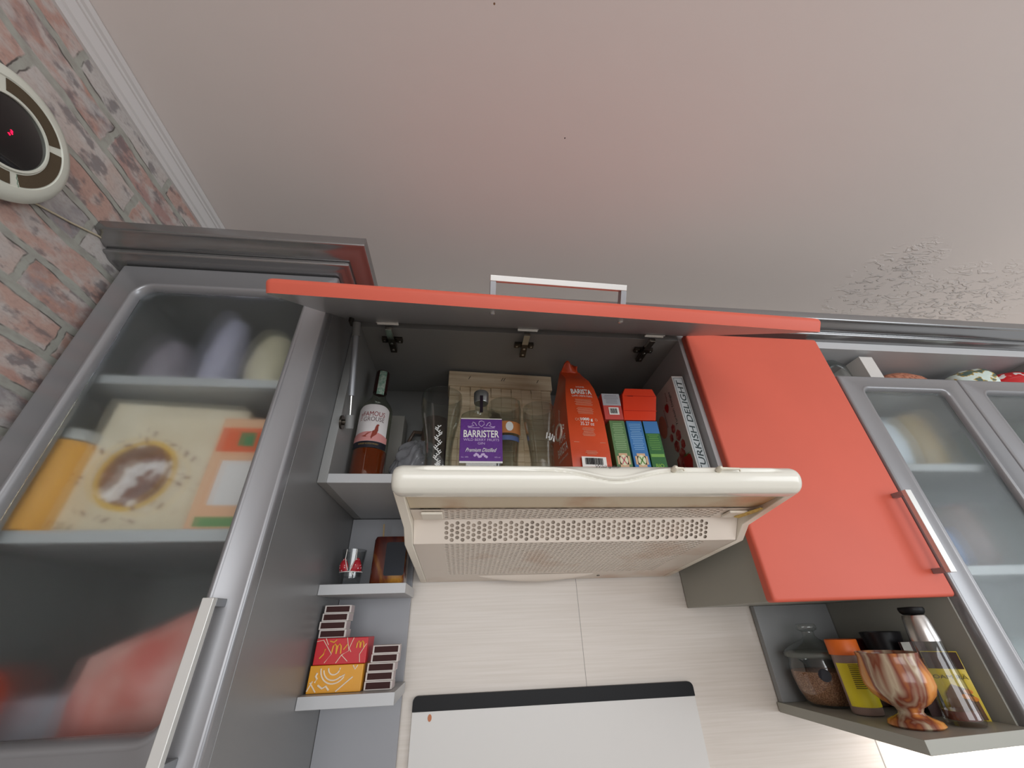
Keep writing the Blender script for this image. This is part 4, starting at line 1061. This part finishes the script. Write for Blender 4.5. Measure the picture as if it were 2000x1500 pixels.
# matchboxes
STR = mat('striker_brown', (58, 28, 26), .8, bump=.3, bs=1500); CARDW = mat('matchbox_card', (206, 198, 192), .6)
mt_ = thing('matchbox', 'x', 'matchbox', (0, 0, 0), group='matchboxes stacked on the little shelf')
MB().box(-.0245, .0245, 0, .036, 0, .0132).obj('sleeve', CARDW, mt_, world=False, bevel=.0005)
MB().box(-.0215, .0215, -.0004, -.00005, .0018, .0114).obj('striker', STR, mt_, world=False)
MB().box(-.0249, -.0246, .002, .034, .0015, .0117).obj('tray_end', mat('tray_card', (190, 176, 176), .7), mt_, world=False)
MB().box(.0246, .0249, .002, .034, .0015, .0117).obj('tray_end', mat('tray_card'), mt_, world=False)
zr = S2+.0413+.0408
ml = [(-.2440, .908, zr, .00, 'bottom matchbox of the left stack, on the red box'), (-.2455, .906, zr+.0135, .02, 'matchbox second from bottom in the left stack'),
      (-.2435, .907, zr+.0270, -.02, 'matchbox second from top in the left stack'), (-.2425, .912, zr+.0405, .05, 'topmost matchbox of the left stack, above the red box'),
      (-.1480, .905, S2+.0003, .0, 'bottom matchbox of the right stack, on the shelf board'), (-.1475, .907, S2+.0138, .03, 'matchbox second from bottom in the right stack'),
      (-.1465, .905, S2+.0273, -.02, 'middle matchbox of the right stack'), (-.1420, .908, S2+.0408, .03, 'matchbox second from top in the right stack'),
      (-.1405, .906, S2+.0543, .06, 'topmost matchbox of the right stack')]
for i, (x, y_, z, rz, lab_) in enumerate(ml):
    o = mt_ if i == 0 else copy_tree(mt_)
    o.location = (x, y_, z); o.rotation_euler.z = rz; o['label'] = lab_

# ================================================================== things in the niche
NZ = 1.3343
sj = thing('storage_jar', 'round glass storage jar of brown granules with knobbed lid', 'jar', (.7730, .964, NZ))
MB().lathe([(.0005, .001), (.040, .001), (.046, .006), (.054, .025), (.0585, .05), (.0585, .068), (.055, .080), (.0565, .084), (.0565, .090)], n=44, cap=False).obj('glass_body', CLEAR, sj, world=False, smooth=60)
MB().lathe([(.0005, .004), (.038, .004), (.044, .008), (.052, .026), (.0565, .050), (.0562, .060), (.02, .062), (.0005, .0625)], n=40, cap=False).obj('granules', ramp_mat('brown_granules', [(.1, (104, 66, 44)), (.5, (160, 112, 80)), (.9, (190, 146, 112))], 420, rough=.8, bump=.8, tex='VORONOI'), sj, world=False, smooth=60)
ldj = MB().lathe([(.0585, .088), (.0590, .093), (.0560, .097), (.046, .104), (.030, .111), (.016, .117), (.0120, .122), (.0115, .130), (.0195, .134), (.0205, .140), (.0180, .145), (.0005, .146)], n=40, cap=False).obj('lid', CLEAR, sj, world=False, smooth=60)
MB().lathe([(.0575, .084), (.0600, .086), (.0600, .092), (.0575, .094)], n=44).obj('seal_ring', mat('clear_seal', (150, 156, 150), .3, trans=.5), ldj, world=False, smooth=60)
mb = MB(); mb.poly([(.0592*math.sin(-.62+.011/.0592*math.cos(a)), -.0592*math.cos(-.62+.011/.0592*math.cos(a)), .056+.011*math.sin(a)) for a in [2*PI*k/24 for k in range(24)]])
mb.obj('round_sticker', mat('navy_sticker', (24, 26, 40), .4), sj, world=False, solid=.0004)

sh = thing('spice_shaker', 'spice shaker with orange cap and yellow label', 'spice shaker', (.7640, .872, NZ))
MB().lathe([(.0005, .001), (.0235, .001), (.0250, .004), (.0250, .095), (.0240, .097)], n=36, cap=False).obj('shaker_body', mat('cloudy_plastic', (176, 150, 140), .3, trans=.3), sh, world=False, smooth=60)
MB().lathe([(.0270, .093), (.0272, .117), (.0262, .1185), (.0005, .1185)], n=36).obj('cap', mat('orange_cap', (240, 116, 40), .4), sh, world=False, smooth=40)
YL = mat('yellow_label', (232, 214, 40), .5)
yl = patch(sh, 'label', YL, .0256, -1.7, 1.7, .013, .080)
DK = mat('dark_text', (84, 78, 30), .6)
mb = MB()
for i in range(13):
    z = .077-i*.0030; a1 = 1.0-.15*random.random()
    mb.grid(lambda u, v, z=z, a1=a1: (.0259*math.sin(-.85+(a1+.85)*u), -.0259*math.cos(-.85+(a1+.85)*u), z+.0012*v), 12, 1)
mb.obj('fine_print', DK, yl, world=False)
mj = thing('spice_jar', 'dark maroon lidded jar behind the marbled goblet', 'jar', (.8600, .945, NZ))
MB().lathe([(.0005, .001), (.025, .001), (.026, .004), (.026, .092), (.0005, .093)], n=30).obj('jar_body', mat('brown_jar', (88, 66, 58), .3), mj, world=False, smooth=50)
MB().lathe([(.0268, .0935), (.0268, .113), (.0255, .1145), (.0005, .1145)], n=30).obj('lid', mat('maroon_lid', (84, 30, 32), .35), mj, world=False, smooth=40)

# onyx goblet
ONYX = ramp_mat('banded_onyx', [(.25, (170, 150, 118)), (.38, (128, 68, 48)), (.46, (188, 172, 146)), (.52, (124, 62, 46)), (.60, (214, 140, 70)), (.68, (222, 166, 96)), (.80, (150, 90, 66))], 13, (1.2, 1.2, .22), rough=.16, detail=3, dist=.6)
gp = [(.0005, 0), (.035, 0), (.0385, .003), (.036, .008), (.026, .012), (.0185, .016), (.0170, .020), (.020, .025), (.032, .032), (.0435, .043), (.0495, .056), (.0495, .070), (.0465, .084), (.0440, .095), (.0455, .1020), (.0440, .1024), (.0420, .094), (.0440, .084), (.0465, .068), (.0460, .056), (.040, .045), (.028, .036), (.0005, .032)]
go = MB().lathe(gp, n=48, cap=False).obj('stone_goblet', ONYX, smooth=60)
go.location = (.7540, .771, NZ); tag(go, 'brown and cream banded stone goblet at the front of the niche', 'goblet')
cn = MB().lathe([(.0005, 0), (.018, 0), (.020, .004), (.033, .118), (.0345, .128), (.033, .128), (.031, .118), (.018, .008), (.0005, .007)], n=36, cap=False).obj('tapered_cup', mat('matt_black_cup', (30, 30, 34), .35), smooth=50)
cn.location = (.8615, .874, NZ); tag(cn, 'black tapered cup at the back of the niche behind the dispenser', 'cup')
# oil dispenser
dp = thing('oil_dispenser', 'tall clear glass dispenser with steel collar and black top', 'bottle', (.8320, .757, NZ))
MB().lathe([(.0005, .001), (.0240, .001), (.0262, .005), (.0258, .012), (.0215, .116), (.0210, .118)], n=36, cap=False).obj('glass_body', thin_glass('dispenser_glass', (245, 247, 245), 1.5, .02, .035), dp, world=False, smooth=60)
MB().lathe([(.0005, .008), (.0225, .008), (.0232, .020), (.0005, .021)], n=30).obj('residue', mat('reddish_oil', (120, 70, 60), .2, trans=.3), dp, world=False, smooth=60)
MB().lathe([(.0222, .1165), (.0222, .120), (.0195, .150), (.0175, .156), (.0005, .157)], n=36).obj('steel_collar', mat('brushed_steel', (190, 186, 182), .25, 1.0), dp, world=False, smooth=50)
MB().lathe([(.0150, .157), (.0185, .161), (.0195, .166), (.0185, .169), (.0005, .170)], n=30).obj('black_top', BLACK, dp, world=False, smooth=50)
# sachets
def pouch(name, label, loc, rz, w, h, mats, rx=0.0):
    t = thing(name, label, 'packet', loc, rz=rz, rx=rx)
    mb = MB()
    for s in (-1, 1):
        mb.grid(lambda u, v, s=s: (-w/2+w*u, s*(.0002+.0042*math.sin(PI*u)**.8*math.sin(PI*v)**.7)+.0004*math.sin(20*u+9*v), h*v), 12, 16)
    return t, mb.obj('pouch', mats, t, world=False, smooth=70)
t, b = pouch('spice_packet', 'purple and brown spice packet behind the dispenser and goblet', (.8700, .823, NZ), -.05, .052, .112, mat('dark_packet', (92, 70, 70), .4))
F = lambda x0, x1, z0, z1, mt, nm, y=-.0052: MB().box(x0, x1, y, y+.0003, z0, z1).obj(nm, mt, b, world=False)
F(-.024, .024, .078, .086, mat('orange_strip', (206, 110, 60), .5), 'orange_strip'); F(-.024, .024, .034, .044, mat('purple_strip', (110, 70, 140), .5), 'purple_strip'); F(-.019, .000, .045, .066, mat('mint_panel', (190, 214, 180), .5), 'mint_panel')
F(-.026, -.008, .093, .112, mat('pale_corner', (196, 196, 190), .5), 'pale_corner')
mb = MB()
for q in range(5): mb.ball((-.014+.0025*q, -.0056, .050+.003*(q % 3)), .002, 8, 5, 1, .2, 1)
mb.obj('leaf_picture', mat('leaf_green', (70, 130, 84), .5), b, world=False)
t, b = pouch('spice_packet', 'yellow spice sachet with dark brown top against the niche side', (.8770, .786, NZ), -.84, .050, .098, mat('sachet_yellow', (222, 196, 44), .4))
F(-.024, .024, .072, .097, mat('dark_brown_print', (58, 36, 32), .45), 'brown_top'); 
mb = MB(); mb.mi = 0
mb.add([(-.020, -.0056, .002), (.022, -.0056, .002), (.021, -.0056, .030), (.012, -.0056, .044), (-.004, -.0056, .050), (-.016, -.0056, .036)], [(0, 1, 2, 3, 4, 5)])
mb.mi = 1
for q in ((.014, .040), (.008, .033), (.017, .030)): mb.ball((q[0], -.0058, q[1]), .0045, 10, 6, 1.3, .1, .8)
mb.obj('spice_picture', [mat('bark_print', (112, 78, 54), .5), mat('orange_slice_print', (226, 140, 50), .5)], b, world=False)
text('OAM RĀ', b, DK, (.000, -.0052, .061), w=.046, h=.0075)

# ================================================================== behind the frosted door of the tall cabinet
T1, T2, T3 = 1.8843, 1.6303, 1.3853
yj = thing('storage_jar', 'blurred jar with mustard yellow contents and silver lid behind the left glass', 'jar', (-.6300, .668, T2))
MB().lathe([(.0005, .001), (.035, .001), (.037, .004), (.037, .135), (.0005, .136)], n=36).obj('jar_body', mat('mustard_fill', (226, 160, 52), .4), yj, world=False, smooth=50)
MB().lathe([(.0376, .137), (.0376, .152), (.0360, .155), (.0005, .155)], n=36).obj('lid', mat('silver_lid', (190, 192, 190), .3, .6), yj, world=False, smooth=40)
ck = thing('cake_mix_box', 'cream box with a chocolate tart picture behind the left glass', 'box', (-.4960, .668, T2), rz=.10)
CK = ramp_mat('cream_box_print', [(.3, (214, 196, 166)), (.7, (236, 224, 200))], 10, rough=.5)
b = MB().box(-.1030, .1030, 0, .045, 0, .214).obj('carton', CK, ck, world=False, bevel=.0015)
PX, PZ = -.026, .090
MB().disc((PX, -.0006, PZ), .054, n=48, r2=.058).obj('tart_rim_picture', mat('yellow_crust_print', (222, 176, 70), .5), b, world=False)
MB().disc((PX, -.0010, PZ), .046, n=48, r2=.050).obj('chocolate_picture', ramp_mat('choc_cream_print', [(.40, (104, 58, 44)), (.50, (130, 80, 62)), (.55, (236, 230, 228))], 22, rough=.5, detail=3), b, world=False)
mb = MB()
for k in range(16):
    a = k*1.7; mb.obox((PX+(.066+.006*math.sin(k))*math.cos(a), -.0009, PZ+.0+(.070+.012*math.cos(k*2))*math.sin(a)), (.010*math.cos(a*3), 0, .010*math.sin(a*3)), (.004*math.sin(a*3), 0, -.004*math.cos(a*3)), (0, .0005, 0))
mb.obj('chocolate_flakes', mat('flake_print', (124, 66, 58), .5), b, world=False)
text('25 g', b, mat('brown_print', (100, 74, 60), .5), (-.086, -.0004, .010), w=.022)
t = thing('juice_carton', 'blurred orange and white carton beside the cream tart box', 'box', (-.3530, .640, T2), rz=.02)
b = MB().box(-.054, .054, 0, .030, 0, .180).obj('carton', mat('peach_card', (226, 176, 140), .5), t, world=False, bevel=.001)
MB().box(-.050, .030, -.0006, -.0001, .120, .162).obj('orange_panel', mat('tomato_orange_print', (226, 100, 60), .5), b, world=False)
MB().box(-.020, .004, -.0010, -.0006, .130, .154).obj('green_leaf_print', mat('leaf_green'), b, world=False)
MB().box(-.034, .036, -.0006, -.0001, .035, .105).obj('white_panel', mat('white_label'), b, world=False)
MB().box(-.043, .043, -.0006, -.0001, .004, .018).obj('green_panel', mat('soft_green_print', (110, 150, 96), .5), b, world=False)
# top shelf: vague glassware and bags
for (x, y_, r, h, cm, lab_) in ((-.590, .71, .040, .115, (150, 140, 150), 'blurred mauve-grey bowl on the top shelf, nearest the brick wall'),
                               (-.500, .715, .034, .185, (186, 182, 202), 'blurred pale lilac vase in the middle of the top shelf'),
                               (-.395, .700, .044, .130, (206, 196, 168), 'blurred beige sugar pot at the right of the top shelf')):
    o = MB().lathe([(.0005, 0), (r*.7, 0), (r*.9, h*.15), (r, h*.45), (r*.85, h*.8), (r*.6, h), (r*.55, h), (r*.78, h*.8), (r*.9, h*.45), (.0005, h*.1)], n=28, cap=False).obj('ceramic_pot', mat('pot_%d' % cm[2], cm, .35), smooth=60)
    o.location = (x, y_, T1); tag(o, lab_, 'pot')
# bottom compartment
o = MB().ball((0, 0, .045), .045, 24, 16).obj('tomato', mat('tomato_red', (222, 76, 44), .35), smooth=80); o.location = (-.620, .690, T3+.038)
o.location.z = T3
tag(o, 'blurred round red tomato behind the lower left glass', 'vegetable')
mb = MB(); w_, h_ = .16, .17
for s in (-1, 1): mb.grid(lambda u, v, s=s: (-w_/2+w_*u*(1-.0*v), s*(.001+.022*math.sin(PI*u)**.7*math.sin(PI*v)**.6)+.003*math.sin(15*u+8*v), h_*v*(.55+.45*u)), 16, 16)
o = mb.obj('snack_packet', ramp_mat('pink_packet', [(.35, (206, 110, 100)), (.6, (222, 170, 160))], 14, rough=.35), smooth=70); o.location = (-.400, .680, T3); o.rotation_euler.z = .1
tag(o, 'blurred pink-red snack packet behind the left glass near the handle', 'packet')
o = MB().box(-.07, .07, 0, .10, 0, .050).obj('biscuit_tin', mat('pale_lilac_tin', (196, 196, 206), .35), bevel=.004); o.location = (-.590, .740, T3)
o.location = (-.572, .745, T3); tag(o, 'blurred pale lilac tin at the bottom behind the left glass', 'tin')

# ================================================================== right cabinet: things over and behind the glass doors
G1, G2, G3, G4 = 1.9803, 1.7833, 1.5703, 1.3343
o = MB().lathe([(.0005, .0), (.020, .0), (.022, .004), (.040, .02), (.046, .05), (.044, .085), (.030, .108), (.010, .114), (.0005, .1145)], n=36, cap=False).obj('glass_jar', thin_glass('dark_clear_glass', (222, 228, 226), 1.6, .03, .06), smooth=60)
o.location = (.985, .805, G1); tag(o, 'round clear glass jar at the top shelf corner beside the coral door', 'jar')
o = MB().box(-.020, .020, 0, .20, 0, .110).obj('white_carton', mat('white_card', (206, 203, 198), .5), bevel=.001); o.location = (1.070, .757, G1)
tag(o, 'narrow white box on the top shelf above the first glass door', 'box')
def wv():
    return ramp_mat('crochet_brown', [(.05, (92, 56, 42)), (.3, (176, 112, 86)), (.8, (196, 134, 106))], 110, (1, .6, 1), rough=.8, bump=.9, tex='VORONOI')
o = MB().lathe([(.112, 0), (.110, .020), (.098, .055), (.075, .083), (.045, .098), (.0005, .104)], n=48, sy=.45, cap=False).obj('woven_bowl', wv(), smooth=70, solid=.004)
o.location = (1.243, .835, G1+.002); tag(o, 'brown crocheted bowl turned upside down on the top shelf', 'bowl')
def cup_thing(label, loc, rot, m1, m2):
    t = thing('teacup', label, 'cup', loc, group='cups on the top shelf'); t.rotation_euler = rot; t.scale = (1.3, 1.3, 1.3)
    MB().lathe([(.0005, 0), (.022, 0), (.026, .006), (.036, .03), (.040, .062), (.0385, .062), (.034, .03), (.024, .01), (.0005, .006)], n=36, cap=False).obj('cup_body', m1, t, world=False, smooth=60)
    MB().tube([(0, .036, .05), (0, .056, .05), (0, .060, .034), (0, .048, .018), (0, .033, .02)], .004, 10).obj('handle', m2, t, world=False, smooth=60)
    return t
FL = ramp_mat('floral_porcelain', [(.40, (206, 222, 214)), (.50, (214, 228, 222)), (.55, (190, 160, 70)), (.60, (84, 104, 96))], 60, rough=.2, detail=2)
RD = ramp_mat('red_dotted_porcelain', [(.5, (196, 34, 38)), (.62, (206, 40, 44)), (.66, (232, 226, 222))], 70, rough=.2, detail=1)
cup_thing('white floral teacup lying over beside the brown crocheted bowl', (1.366, .812, G1+.0535), (0, PI/2-.02, -.12), FL, mat('mint_glaze', (170, 206, 200), .2))
cup_thing('red teacup with white dots above the second glass door', (1.500, .820, G1+.0535), (0, PI/2-.02, -.12), RD, mat('white_glaze', (226, 226, 222), .2))
for (nm, x, y_, z, r, h, cm, lab_, cat) in (
    ('soup_tureen', 1.010, .835, G2, .080, .120, (206, 214, 222), 'blurred white rounded pot behind the first right glass door', 'pot'),
    ('storage_canister', 1.150, .830, G2, .050, .150, (176, 152, 110), 'blurred tan canister beside the white pot behind glass', 'canister'),
    ('blue_mug', 1.010, .800, G3, .038, .075, (84, 110, 160), 'blurred blue mug on the middle shelf behind glass', 'mug'),
    ('brown_jar', 1.120, .830, G3, .050, .130, (122, 96, 88), 'blurred brown jar right of the blue mug behind glass', 'jar'),
    ('steel_pot', 1.060, .850, G4, .075, .110, (150, 160, 160), 'blurred grey pot on the bottom shelf of the first glass door', 'pot'),
    ('green_canister', 1.400, .850, G2, .060, .130, (96, 112, 96), 'blurred dull green canister behind the second glass door', 'canister')):
    o = MB().lathe([(.0005, 0), (r*.75, 0), (r*.92, h*.1), (r, h*.5), (r*.93, h*.85), (r*.8, h), (r*.74, h), (r*.86, h*.85), (r*.93, h*.5), (.0005, h*.1)], n=32, cap=False).obj(nm, mat('glaze_'+nm, cm, .3), smooth=60)
    o.location = (x, y_, z); tag(o, lab_, cat)
